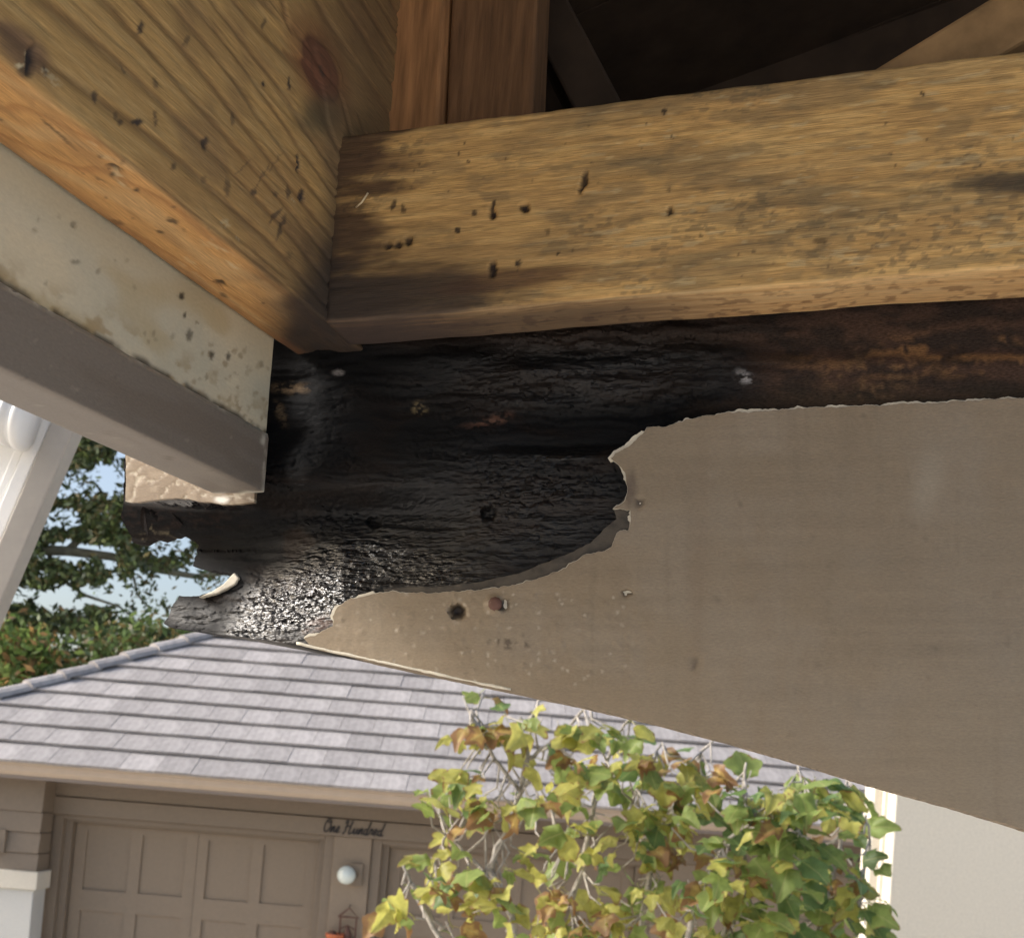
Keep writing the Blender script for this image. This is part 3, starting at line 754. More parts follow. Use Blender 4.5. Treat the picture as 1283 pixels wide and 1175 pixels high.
# ---- blocking: the bare board lying along the beam
def block_col(L, A, B, X, Y):
    under = sm(.003, -.0005, B-0.0)                        # underside and worn lower corner
    g1 = fbm(L*16, B*260, 4, 3); g2 = fbm(L*40, B*700, 3, 9); g3 = fbm(L*9, B*60, 3, 31)
    c = np.zeros(L.shape+(3,))+np.array([.61, .375, .135])
    c = mixc(c, (.68, .47, .20), sm(.5, .72, g1)*.4)
    c = mixc(c, (.40, .24, .09), sm(.52, .36, g1)*.45)
    c = mixc(c, (.20, .12, .05), sm(.60, .70, g2)*.35)
    c = mixc(c, (.46, .28, .11), sm(.5, .7, g3)*.35)
    mold = sm(.50, .66, fbm(L*11+3, B*42, 4, 14))*sm(560, 760, X)*(1-.45*sm(1080, 1250, X))
    c = mixc(c, (.12, .10, .06), mold*.42)
    mold2 = sm(.55, .7, fbm(L*45, B*120, 3, 44))
    c = mixc(c, (.16, .125, .07), mold2*.4*sm(430, 650, X))
    m3 = sm(.56, .64, fbm(L*150, B*420, 3, 47))*sm(.4, .6, fbm(L*10, B*18, 2, 48)); c = mixc(c, (.12, .095, .055), m3*.5)
    pale = sm(.66, .75, fbm(L*55, B*260, 3, 61))*sm(600, 800, X)
    c = mixc(c, (.55, .42, .22), pale*.6)
    # brown water stain creeping in from the joint and from below
    j = fbm(L*20, B*90, 4, 5)
    st = sm(.38, .85, (1-sm(418, 620, X))*.82+(j-.5)*1.1+.15*sm(240, 180, Y))
    c = mixc(c, (.075, .04, .02), st*.92)
    low = sm(.30, .78, sm(280, 380, Y+(X-415)*-.0)*(1-sm(480, 760, X))*1.05+(j-.5)*.7)
    c = mixc(c, (.055, .034, .022), low*.88)
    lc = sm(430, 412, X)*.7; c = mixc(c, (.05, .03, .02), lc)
    tongue = blob(X+(vn(X/30, Y/5, 2)-.5)*20, Y, 640, 350, 95, 13, -8, .35); c = mixc(c, (.10, .045, .02), tongue*.75)
    tongue = blob(X, Y+(vn(X/15, Y/5, 2)-.5)*10, 470, 205, 60, 14, -4, .5); c = mixc(c, (.10, .055, .028), tongue*.65)
    wedge = blob(X, Y, 1290, 230, 95, 14, 2, .4); c = mixc(c, (.06, .045, .03), wedge*.85)
    wedge = blob(X, Y, 1120, 238, 90, 4, 2, .5); c = mixc(c, (.14, .10, .05), wedge*.4)
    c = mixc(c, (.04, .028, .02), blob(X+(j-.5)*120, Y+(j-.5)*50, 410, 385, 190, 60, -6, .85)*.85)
    nails = spots(X, Y, [(617, 268, 4, 6, 0, 1), (617, 258, 2, 10, 12, .9), (657, 260, 6, 5.5, 0, 1), (731, 228, 4, 15, 16, .9), (617, 336, 5, 10, 0, 1), (649, 330, 4, 4, 0, .9),
                        (573, 288, 3.5, 4, 0, .9), (486, 307, 4.5, 4.5, 0, .9), (498, 306, 4.5, 4.5, 0, .9), (511, 301, 4.5, 4.5, 0, .9), (493, 257, 3, 7, 20, .8), (505, 262, 3, 6, -15, .7),
                        (594, 267, 3, 4, 0, .8), (832, 141, 3, 5, 0, .9), (839, 264, 4, 5, 0, .9), (838, 237, 3, 4, 0, .5), (1156, 118, 4, 2.5, 25, .9), (587, 203, 2, 2, 0, .9), (583, 180, 2, 2, 0, .8), (698, 318, 2.2, 2, 0, .9), (1028, 302, 9, 4, 0, .5), (686, 290, 4, 4, 0, .5)], .35)
    c = mixc(c, (.025, .014, .009), nails)
    sp_ = ticks(X, Y, (430, 1280, 150, 370), 60, (1, 2.2), (1, 2.4), 5); c = mixc(c, (.05, .03, .018), sp_*.8)
    # fresh wood on the worn lower corner; underside colour also brightened for ground bounce
    e2 = fbm(L*12, A*420+B*300, 4, 71)
    uc = np.zeros_like(c)+np.array([.86, .60, .29]); uc = mixc(uc, (.58, .33, .12), sm(.5, .7, e2)*.6); uc = mixc(uc, (.82, .64, .36), sm(.45, .3, e2)*.5)
    crumb = sm(.58, .68, fbm(L*120, A*200, 3, 73))*sm(.012, -.03, A); uc = mixc(uc, (.05, .035, .03), crumb*.7)
    edge = sm(.018, -.03, A)
    uc = mixc(uc, (.35, .17, .06), edge*.5)
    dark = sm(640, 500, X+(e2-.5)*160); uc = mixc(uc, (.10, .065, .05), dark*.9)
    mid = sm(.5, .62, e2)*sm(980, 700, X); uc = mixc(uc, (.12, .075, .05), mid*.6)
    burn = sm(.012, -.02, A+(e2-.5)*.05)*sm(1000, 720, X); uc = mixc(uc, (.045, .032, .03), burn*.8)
    c = c*(1-under[..., None])+uc*under[..., None]
    return c
def block_disp(L, A, B, X, Y):
    h = (fbm(L*18, B*300, 4, 3)-.5)*.0012+(fbm(L*6, B*20, 2, 8)-.5)*.0016
    h = h-spots(X, Y, [(617, 266, 5, 8, 0, 1), (657, 260, 6, 6, 0, 1), (617, 336, 5, 10, 0, 1), (731, 228, 4, 14, 16, 1), (486, 307, 5, 5, 0, 1), (498, 306, 5, 5, 0, 1), (511, 301, 5, 5, 0, 1), (839, 264, 4, 5, 0, 1)], .4)*.003
    h = h-sm(.02, 0, B)*(fbm(L*14, B*40, 3, 77))*.003
    return h+sm(.135, .146, B)*(fbm(L*60, B*20, 3, 7)-.5)*.0012
blk_t = .052
prof = rrect(-blk_t+.002, 0, 0, .146, .004, (.0012, .0012, .03, .03))
# axes: a = towards the camera (NB), b = up (VB); origin on the blocking's face
board('blocking_board', prof, NB, VB, BK, UB, stations(-.004, .95, 0, .56, .0014), block_col, block_disp)['label'] = 'bare mould-stained board lying along the top of the beam'

# ---- rim board: bare timber coming towards the camera on the left
knot = onp(403, 88, A0, HG); kl, kb = float((knot-A0)@GD), float((knot-A0)@KG)
def rim_phase(L, B, A):
    dx = (L-kl)/.05; dy = (B-kb)/.022; q = np.exp(-(dx*dx+dy*dy)*.6)
    return B*58 + fbm(L*2.2, B*7, 3, 4)*3.5 + q*3.0*np.sign(dy)*.6 + (L+.25)**2*9
def rim_col(L, A, B, X, Y):
    under = sm(.002, -.001, B)
    ph = rim_phase(L, B, A); w = ph-np.floor(ph)
    line = sm(.62, .9, w)*(1-sm(.93, 1, w))
    g = fbm(L*30, B*500, 3, 6); bl = fbm(L*14, B*22, 4, 12)
    c = np.zeros(L.shape+(3,))+np.array([.43, .275, .105])
    c = mixc(c, (.19, .11, .045), line*.75); c = mixc(c, (.47, .34, .16), sm(.5, .7, g)*.35)
    c = mixc(c, (.24, .15, .07), sm(.5, .68, bl)*.6)
    c = mixc(c, (.30, .17, .07), sm(.5, .7, fbm(L*8, B*16, 3, 19))*.35)
    kd = np.hypot((L-kl)/.030, (B-kb)/.020)
    c = mixc(c, (.26, .12, .05), sm(2.2, .9, kd)*.7); c = mixc(c, (.13, .045, .028), sm(1.1, .8, kd)*.85)
    ring = sm(.5, .9, np.sin(kd*16)); c = mixc(c, (.07, .03, .02), ring*sm(1.1, .9, kd)*.4)
    c = mixc(c, (.13, .07, .032), sm(330, 450, X)*sm(150, 20, Y)*.7)
    c = mixc(c, (.06, .06, .035), blob(X, Y, 405, 145, 26, 24, 0, .7)*.7)
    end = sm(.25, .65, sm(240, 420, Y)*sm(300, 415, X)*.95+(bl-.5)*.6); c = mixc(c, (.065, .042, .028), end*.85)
    c = mixc(c, (.13, .085, .045), sm(395, 420, X)*sm(60, 200, Y)*.6)
    c = mixc(c, (.15, .09, .055), sm(.55, .75, blob(X, Y, 25, 60, 70, 45, 40, .8)*.7+(bl-.5)*.7)*.8)
    tk = ticks(X, Y, (30, 410, 20, 330), 18, (1.5, 3.5), (3, 8), 8); c = mixc(c, (.045, .032, .025), tk*.85)
    big = spots(X, Y, [(40, 78, 5, 20, 12, 1), (30, 90, 8, 8, 0, .7), (120, 122, 3, 8, 0, .8), (173, 153, 6, 4, 0, 1), (151, 153, 4, 4, 0, .8), (257, 180, 4, 9, 0, .9), (332, 106, 2, 4, 0, 1), (177, 35, 3, 9, 0, .9), (362, 105, 2, 8, 0, .9), (375, 205, 2, 11, 0, 1), (379, 246, 3, 8, 0, 1), (361, 240, 3, 8, 0, .7), (285, 235, 4, 11, 0, .6), (292, 150, 3, 8, 0, .6), (345, 270, 12, 2, -50, .7), (330, 220, 20, 1.4, -60, .5), (345, 205, 16, 1.2, -55, .4), (352, 285, 3, 16, 20, .7), (305, 210, 14, 1.2, -45, .4)], .45)
    c = mixc(c, (.035, .026, .024), big)
    pale = spots(X, Y, [(26, 82, 6, 4, 0, 1), (34, 68, 2.5, 8, -25, .9), (57, 90, 5, 3, 0, .9), (66, 100, 12, 6, 40, .5), (282, 280, 6, 6, 0, .5), (300, 299, 3, 3, 0, .7), (367, 252, 5, 2, 0, .8)], .5)
    c = mixc(c, (.55, .47, .3), pale*sm(.42, .5, vn(X/2.5, Y/2.5, 3)))
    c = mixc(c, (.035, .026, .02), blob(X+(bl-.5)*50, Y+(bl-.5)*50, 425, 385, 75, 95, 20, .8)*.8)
    # underside: orange wood with cathedral figure, colour lightened for light bounced from below
    q = A*26+fbm(L*4, A*14, 3, 24)*3.2+np.sin(L*11)*.7; f = q-np.floor(q)
    uc = np.zeros_like(c)+np.array([.70, .38, .135]); uc = mixc(uc, (.72, .46, .21), sm(.3, .5, f)*(1-sm(.55, .75, f))*.8)
    uc = mixc(uc, (.44, .19, .06), sm(.8, .95, f)*(1-sm(.96, 1, f))*.7)
    uc = mixc(uc, (.40, .22, .09), sm(.5, .75, fbm(L*20, A*160, 3, 28))*.5)
    b2 = ticks(X, Y, (0, 340, 130, 420), 44, (1.2, 3.2), (1.2, 3), 15); uc = mixc(uc, (.05, .03, .022), b2*.9)
    b3 = spots(X, Y, [(143, 211, 9, 3.5, 15, 1), (140, 219, 3, 3, 0, 1), (172, 238, 3, 3, 0, 1), (216, 277, 7, 3, 0, .9), (276, 356, 8, 3, 20, 1), (70, 165, 35, 1.3, 42, .7), (145, 278, 10, 3, 20, .8), (125, 225, 8, 1.5, 35, .7), (200, 290, 5, 2, 20, .8), (280, 370, 6, 2, 20, .8)], .5); uc = mixc(uc, (.035, .022, .018), b3)
    fz = sm(.6, .75, fbm(L*90, A*200, 3, 29))*spots(X, Y, [(120, 190, 18, 6, 40, 1), (155, 225, 16, 7, 40, 1), (280, 322, 30, 10, 38, .9), (235, 330, 25, 6, 38, .7)]); uc = mixc(uc, (.75, .6, .36), fz*.8)
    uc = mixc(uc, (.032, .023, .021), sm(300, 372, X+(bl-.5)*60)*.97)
    uc = mixc(uc, (.30, .13, .05), sm(-.046, -.058, A)*.6)
    rot = sm(.5, .62, fbm(L*70, A*130, 3, 35))*sm(360, 400, X); uc = mixc(uc, (.03, .024, .024), rot*.7)
    c = c*(1-under[..., None])+uc*under[..., None]
    return c
def rim_disp(L, A, B, X, Y):
    ph = rim_phase(L, B, A); w = ph-np.floor(ph); side = sm(.0, .004, B)
    h = side*(-.0015*sm(.6, .9, w)*(1-sm(.93, 1, w)))+(fbm(L*25, B*90+A*90, 3, 5)-.5)*.0010
    h = h-sm(300, 420, X)*(1-side)*(fbm(L*22, A*60, 4, 51))*.006
    h = h-side*sm(.62, .72, fbm(L*7, B*150, 3, 88))*.0012
    return h-spots(X, Y, [(40, 78, 6, 20, 12, 1), (143, 211, 9, 4, 15, .7), (276, 356, 8, 4, 20, .7), (375, 205, 2.5, 11, 0, .6), (379, 246, 3, 8, 0, .6)])*.003
RT = .0623
prof = rrect(-RT+.0005, 0, 0, .36, .004, (.0012, .0014, .05, .05))
board('rim_board', prof, HG, KG, A0, GD, stations(-1.6, .75, -.47, .12, .0014), rim_col, rim_disp)['label'] = 'bare rough-sawn rim board with orange underside running over the fascia'

# ---- fascia: primer above, taupe paint on the lower half and underside
BP = A0-HG*RT
LE = float((onp(343, 430, BP, HG)-BP)@GD)                 # far end of the fascia
FT = .0446
def fas_col(L, A, B, X, Y):
    c = np.zeros(L.shape+(3,))+np.array([.56, .52, .40])
    n1 = fbm(L*14, B*20, 4, 2); c = mixc(c, (.62, .55, .40), sm(.5, .7, n1)*.7); c = mixc(c, (.47, .46, .37), sm(.5, .36, n1)*.5)
    bot = sm(-.045, -.072, B+(n1-.5)*.02)
    grime = sm(.52, .68, fbm(L*60, B*90, 4, 8)); c = mixc(c, (.30, .21, .10), bot*grime*.75)
    c = mixc(c, (.42, .33, .17), sm(.6, .75, fbm(L*10, B*26, 3, 18))*.5)
    sp_ = ticks(X, Y, (20, 335, 250, 530), 40, (1.2, 3), (1.5, 4), 4); c = mixc(c, (.20, .17, .12), sp_*.6)
    s2 = ticks(X, Y, (240, 335, 430, 530), 44, (1.5, 4), (1.5, 5), 24); c = mixc(c, (.24, .17, .09), s2*.6)
    s3 = spots(X, Y, [(227, 371, 4, 4, 0, 1), (231, 395, 2, 4, 20, .9), (237, 420, 4, 7, 0, .7), (265, 445, 3, 5, 0, .8), (286, 447, 3, 5, 0, .8), (92, 281, 4, 4, 0, .5), (94, 328, 6, 3, 20, .5)]); c = mixc(c, (.05, .045, .035), s3)
    c = mixc(c, (.66, .60, .45), blob(X, Y, 292, 478, 8, 7, 0, .4)*.6)
    c = mixc(c, (.05, .04, .03), sm(-.0685, -.0735, B+(fbm(L*90, B*10, 3, 6)-.5)*.004)*sm(.4, .55, fbm(L*50, B*8, 3, 3))*.85)
    return c
prof = rrect(-FT, -.0004, -.120, .12, .003, (.02, .0015, .05, .05))
fas = board('fascia_board', prof, HG, KG, BP, GD, stations(-1.6, LE, -.47, LE, .0016), fas_col, lambda L, A, B, X, Y: (fbm(L*40, B*60, 3, 7)-.5)*.0005, FASC)
fas['label'] = 'pale primed fascia board with taupe painted lower half'
# taupe coat wrapped round the lower part as a thin skin
def coat_col(L, A, B, X, Y):
    c = np.zeros(L.shape+(3,))+np.array([.195, .17, .145])
    c = mixc(c, (.26, .225, .185), sm(.5, .7, fbm(L*12, B*20+A*20, 3, 3))*.5)
    ud = sm(-.1195, -.1215, B); c = mixc(c, (.36, .325, .275), ud*.0)
    ed = sm(LE-.008, LE-.002, L+(fbm(B*60, A*60, 3, 9)-.5)*.016); c = mixc(c, (.55, .52, .44), ed*sm(.42, .55, fbm(B*90, L*90+A*70, 3, 4))*.9)
    c = mixc(c, (.5, .47, .38), sm(-.0768, -.0752, B)*.55)
    c = mixc(c, (.16, .13, .105), sm(.58, .7, fbm(L*9, B*70+A*70, 4, 13))*.45); c = mixc(c, (.40, .36, .29), ticks(X, Y, (0, 320, 380, 610), 26, (1, 3), (1, 2.2), 14)*.5); c = mixc(c, (.10, .08, .06), ticks(X, Y, (0, 320, 380, 610), 22, (1, 2.5), (1, 2.5), 16)*.5)
    wc = blob(X, Y, 212, 574, 3, 3) ; c = mixc(c, (.1, .08, .06), wc)
    return c
t = .0016
pts = [(-FT-t, -.09), (-FT-t, -.120-t)] + [tuple(q) for q in seg((-FT, -.1217), (-.001, -.1217), .004)] + [(t*.7, -.1213), (t, -.1205)] + [tuple(q) for q in seg((t, -.119), (t, -.076), .002)] + [(t*.6, -.0742), (0.0002, -.0742), (.0002, -.1199), (-FT-.0002, -.1201), (-FT-.0002, -.09)]
board('paint_coat', pts, HG, KG, BP, GD, stations(-1.6, LE+.001, -.47, LE, .0024), coat_col, lambda L, A, B, X, Y: np.zeros_like(L)+sm(-.078, -.075, B)*(fbm(L*120, B*0+2, 3, 8)-.6)*.0012, PAINT, parent=fas)

# ---- framing in the dark space above
def simple(name, a, b, w, h, up, mat, label=None):
    a = np.asarray(a, float); b = np.asarray(b, float); d = nz(b-a); s_ = nz(np.cross(d, up)); t_ = np.cross(s_, d)
    pr = [a+s_*w/2*i+t_*h/2*j for i, j in ((-1, -1), (1, -1), (1, 1), (-1, 1))]
    o = MB().prism(pr, b-a).build(name, mat, eave, bevel=.003)
    if label: o['label'] = label
    return o
zt_ = VB
RAFTW = mat_plain('rafter_wood', (.30, .185, .085), .8, 30, .3, .4, .0015, stretch=(1, 1, 1))
POSTW = mat_plain('brown_stud_wood', (.38, .19, .08), .8, 9, .4, .4, .0015, stretch=(14, 14, 1.2))
# two studs rising behind the blocking, the second coloured darker as a shaded face
pb = BK-NB*.075
p1, p2, p3 = (onp(x, 90, pb, NB) for x in (472, 555, 668))
def stud(pa, pb_, off, mat):
    w = float((pb_-pa)@UB)-.002; q = [pa-NB*off, pa+UB*w-NB*off, pa+UB*w-NB*(off+.04), pa-NB*(off+.04)]
    z0 = float((A0-pa)@VB)+.03
    q = [p+VB*z0 for p in q]
    return MB().prism(q, VB*.42).build('stud', mat, eave, bevel=.003)
stud(p1, p2, 0, POSTW); stud(p2, p3, .012, DARKW)
# rafters
ra = onp(1098, 92, BK-NB*.10, NB); rb = onp(1290, -25, BK-NB*.10, NB); dr = nz(rb-ra)
simple('rafter', ra-dr*.10-VB*.062, ra+dr*1.2-VB*.062, .04, .14, NB, RAFTW)
ra = onp(640, -60, BK-NB*.26, NB); rb = onp(770, 190, BK-NB*.26, NB); dr = nz(rb-ra)
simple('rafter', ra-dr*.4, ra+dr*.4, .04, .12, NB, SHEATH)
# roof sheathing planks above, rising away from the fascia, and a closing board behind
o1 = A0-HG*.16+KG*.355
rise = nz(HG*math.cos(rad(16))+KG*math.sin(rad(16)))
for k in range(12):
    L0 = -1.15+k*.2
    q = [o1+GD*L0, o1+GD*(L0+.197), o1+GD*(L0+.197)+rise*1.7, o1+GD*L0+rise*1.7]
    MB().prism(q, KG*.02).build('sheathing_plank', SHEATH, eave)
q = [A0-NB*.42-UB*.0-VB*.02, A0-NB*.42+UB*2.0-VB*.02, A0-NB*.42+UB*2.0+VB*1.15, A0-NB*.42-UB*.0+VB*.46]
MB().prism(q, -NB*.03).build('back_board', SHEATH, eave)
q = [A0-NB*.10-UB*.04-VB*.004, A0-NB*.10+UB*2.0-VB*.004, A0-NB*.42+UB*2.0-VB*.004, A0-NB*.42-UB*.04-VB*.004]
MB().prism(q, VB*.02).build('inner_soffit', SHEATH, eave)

# ================================================================== the rotted beam
beam = empty('wooden_beam', onp(700, 650, A0, NB), 'taupe painted tapering beam with a wet black rotted end and peeling paint', 'beam')
def dense(P, step, amp=0, seed=0, closed=True, scale=6.):
    P = [np.array(p, float) for p in P]; out = []; n = len(P)
    for i in range(n if closed else n-1):
        a, b = P[i], P[(i+1) % n]; L = np.linalg.norm(b-a); k = max(1, int(round(L/step)))
        for j in range(k): out.append(a+(b-a)*j/k)
    if not closed: out.append(P[-1])
    out = np.array(out)
    if amp:
        t = np.roll(out, -1, 0)-np.roll(out, 1, 0)
        if not closed: t[0] = out[1]-out[0]; t[-1] = out[-1]-out[-2]
        nn = np.stack([t[:, 1], -t[:, 0]], 1); nn /= np.linalg.norm(nn, axis=1)[:, None]+1e-9
        s_ = np.arange(len(out))*step
        out = out+nn*((fbm(s_/scale, s_*0+seed, 3, seed)-.5)*2*amp)[:, None]
    return out
def inside(px, py, poly):
    r = np.zeros(len(px), bool); n = len(poly); j = n-1
    for i in range(n):
        xi, yi = poly[i]; xj, yj = poly[j]
        if yi != yj:
            c = ((yi > py) != (yj > py)) & (px < (xj-xi)*(py-yi)/(yj-yi)+xi); r ^= c
        j = i
    return r
def sheet(name, outline, step, hf, cf, thick, mat, parent, fine=None):
    """closed sheet following the beam face: outline in face coordinates, front displaced by hf, given thickness"""
    outline = np.asarray(outline); n = len(outline)
    x0, y0 = outline.min(0); x1, y1 = outline.max(0)
    def grid(st, bx):
        gx, gy = np.meshgrid(np.arange(bx[0], bx[2], st), np.arange(bx[1], bx[3], st))
        g = np.stack([gx.ravel(), gy.ravel()], 1); r = np.random.RandomState(3); return g+r.uniform(-.25, .25, g.shape)*st
    g = grid(step, (x0, y0, x1, y1))
    if fine:
        st, bx = fine; inb = (g[:, 0] > bx[0]) & (g[:, 0] < bx[2]) & (g[:, 1] > bx[1]) & (g[:, 1] < bx[3])
        g = np.concatenate([g[~inb], grid(st, bx)])
    g = g[inside(g[:, 0], g[:, 1], outline)]
    # drop interior points that crowd the outline
    cell = {}
    for p in outline: cell.setdefault((int(p[0]//4), int(p[1]//4)), []).append(p)
    keep = np.ones(len(g), bool); mind = (fine[0] if fine else step)*.55
    for i, p in enumerate(g):
        cx, cy = int(p[0]//4), int(p[1]//4)
        for dx in (-1, 0, 1):
            for dy in (-1, 0, 1):
                for q in cell.get((cx+dx, cy+dy), ()):
                    if abs(q[0]-p[0])+abs(q[1]-p[1]) < mind*1.3: keep[i] = False
    g = g[keep]
    allp = np.concatenate([outline, g])
    res = delaunay_2d_cdt([Vector(p) for p in allp], [(i, (i+1) % n) for i in range(n)], [], 1, 1e-5)
    v2 = np.array([tuple(p) for p in res[0]]); T = np.array([list(f) for f in res[2]]); ce = v2[T].mean(1)
    tri = T[inside(ce[:, 0], ce[:, 1], outline)].tolist()
    X, Y = v2[:, 0], v2[:, 1]
    h = hf(X, Y)
    d = ray(X, Y); P = CAM+d*((((A0-CAM)@NB)+h)/(d@NB))[:, None]
    c = cf(X, Y)
    # boundary loop from edges used once
    from collections import Counter
    cnt = Counter()
    for f in tri:
        for i in range(len(f)): cnt[(f[i], f[(i+1) % len(f)])] += 1
    bnd = [(a, b) for (a, b) in cnt if (b, a) not in cnt]
    nv = len(P); back = {}
    V = [P]; C_ = [c]; extra = []; ec = []
    for a, b in bnd:
        for k in (a, b):
            if k not in back:
                back[k] = nv+len(extra); extra.append(onp(X[k], Y[k], A0, NB)-NB*thick if callable(thick) is False else P[k]-NB*thick(X[k], Y[k])); ec.append(c[k])
    for a, b in bnd: tri.append([b, a, back[a], back[b]])
    V = np.concatenate([P, np.array(extra)]); Cc = np.concatenate([c, np.array(ec)])
    nxt = {a: b for a, b in bnd}; seen = set()
    for a in list(nxt):
        if a in seen: continue
        loop = [a]; seen.add(a); q = nxt[a]
        while q != a and q in nxt and q not in seen: loop.append(q); seen.add(q); q = nxt[q]
        if len(loop) > 2 and callable(thick): tri.append([back[k] for k in reversed(loop)])
    uvp = (V-A0); uv = np.stack([uvp@UB, uvp@VB], 1)
    # triangles come out counter-clockwise in a y-down plane: make the front face the camera
    o = mesh(name, V, tri, mat, parent, Cc, uv)
    me = o.data; bm = bmesh.new(); bm.from_mesh(me)
    bm.normal_update(); fr = sum((f.calc_area() if f.normal.dot(Vector(NB)) > 0 else -f.calc_area()) for f in bm.faces if len(f.verts) == 3 and max(v.index for v in f.verts) < nv)
    if fr < 0: bmesh.ops.reverse_faces(bm, faces=bm.faces)
    bm.to_mesh(me); bm.free(); me.shade_smooth()
    try: me.set_sharp_from_angle(angle=rad(60))
    except Exception: pass
    return o

bottom = [(1640, 1160), (1283, 1036), (1200, 1011), (1090, 981), (1000, 953), (900, 924), (800, 898), (700, 875), (585, 851), (480, 829), (400, 812), (340, 803), (295, 797), (207, 785)]
tip = [(205, 781), (211, 772), (217, 758), (225, 747), (250, 746), (272, 741), (294, 730), (297, 723), (283, 716), (264, 715), (242, 709), (244, 700), (247, 693), (249, 682), (239, 675), (223, 668), (212, 671), (201, 676), (190, 674), (180, 681), (168, 680), (157, 660), (152, 646), (155, 627), (156, 560), (158, 440)]
body = dense(bottom, 6, .6, 3, False)[:-1].tolist()+dense(tip, 2.0, 1.6, 5, False, 5.).tolist()+dense([(158, 440), (158, 402), (440, 400), (447, 428), (1640, 340)], 14, 0, 0, False)[1:].tolist()+dense([(1640, 345), (1640, 1155)], 30, 0, 0, False)[1:-1].tolist()
paint_edge = [(1640, 478), (1283, 498), (1180, 504), (1100, 508), (1000, 512), (955, 515), (940, 517), (925, 516), (890, 520), (862, 525), (835, 534), (811, 536), (800, 549), (785, 560), (770, 569), (765, 574), (774, 580), (783, 592), (786, 612), (783, 628), (768, 637), (789, 639), (790, 652), (787, 664), (776, 664), (771, 672), (767, 686), (750, 692), (733, 694), (722, 703), (700, 715), (672, 725), (640, 734), (600, 739), (560, 742), (520, 743), (490, 741), (468, 744), (440, 750), (422, 760), (417, 772), (417, 784), (404, 790), (393, 796), (381, 800)]

def rot_fields(X, Y):
    warpx = X+(fbm(X/60, Y/40, 3, 1)-.5)*40; warpy = Y+(fbm(X/50, Y/30, 3, 2)-.5)*14
    return warpx, warpy
def wetmap(X, Y):
    a = blob(X, Y, 400, 735, 130, 46, -28, .55); b = blob(X, Y, 500, 710, 130, 32, 6, .6)*.85; c = blob(X, Y, 232, 632, 70, 6, 4, .6)
    d = blob(X, Y, 730, 568, 80, 8, -4, .5)*.7; e_ = np.maximum(blob(X, Y, 600, 650, 200, 80, -4, .6)*.5, blob(X, Y, 720, 470, 200, 45, -3, .6)*.42); k = blob(X, Y, 240, 770, 45, 16, 8, .5)*.5
    m = np.maximum.reduce([a*sm(262, 330, X-(Y-740)*-.6), b, c, d, e_, k*.6])
    return np.clip(m*(.7+.6*(fbm(X/16, Y/8, 3, 41)-.3)), 0, 1)
def beam_h(X, Y):
    wx, wy = rot_fields(X, Y)
    grain = fbm(wx/70, wy/7, 4, 7)-.5
    fl = fbm(wx/95, wy/13, 3, 17); flake = (np.floor(fl*9)/9-fl*.0)-.5
    f1, f2 = wor(wx/11, wy/5.5, 3); crack = sm(0, .28, f2-f1)
    f3, f4 = wor(wx/23, wy/9, 9); crack2 = sm(0, .2, f4-f3)
    rough = sm(960, 760, X)
    h = -.0045+grain*.0035*(.35+.65*rough)
    up = sm(545, 500, Y)*sm(500, 600, X)*sm(1020, 860, X)
    h = h+up*(flake*.012-.004)
    mid = sm(545, 590, Y)
    fib = fbm(wx/26, wy/2.6, 3, 57)-.5; ck_ = sm(.45, .7, fbm(wx/80, wy/50, 2, 58))
    h = h+(.45+.55*mid)*rough*(fib*.0022+ck_*((crack-.6)*.0007+(crack2-.6)*.0013))
    rec = sm(478, 520, wy)*sm(572, 556, wy-(X-700)*-.03)*sm(560, 700, X)*sm(900, 840, X); h = h-rec*.014
    deep = blob(wx, wy, 440, 505, 125, 70, 8, .45); h = h-deep*.010
    deep2 = blob(wx, wy, 345, 560, 40, 120, 6, .5); h = h-deep2*.005
    lip = sm(455, 437, Y)*sm(430, 560, X); h = h-lip*.006
    left = np.clip((430-X)/225., 0, 1.3)*sm(620, 690, Y); h = h-left*.046
    bev = np.clip((800-Y)/140., 0, 1.15)*sm(600, 650, Y)*sm(640, 440, X); h = h-bev*.034
    gl = blob(X, Y, 420, 725, 150, 60, -18, .6); h = h+gl*((fbm(X/16, wy/5, 3, 91)-.5)*.003)
    gl2 = blob(X, Y, 590, 690, 180, 50, -5, .6); h = h+gl2*((fbm(X/16, wy/4, 3, 93)-.5)*.0014)
    h = h-spots(X, Y, [(574, 766, 10, 9, 0, 1)], .3)*.014-spots(X, Y, [(612, 643, 9, 8, 0, 1), (470, 655, 8, 7, 0, .8)], .3)*.006
    # overhanging lip above the notch at the very end
    h = h-sm(612, 640, Y)*sm(330, 270, X)*(Y < 690)*.010
    return h
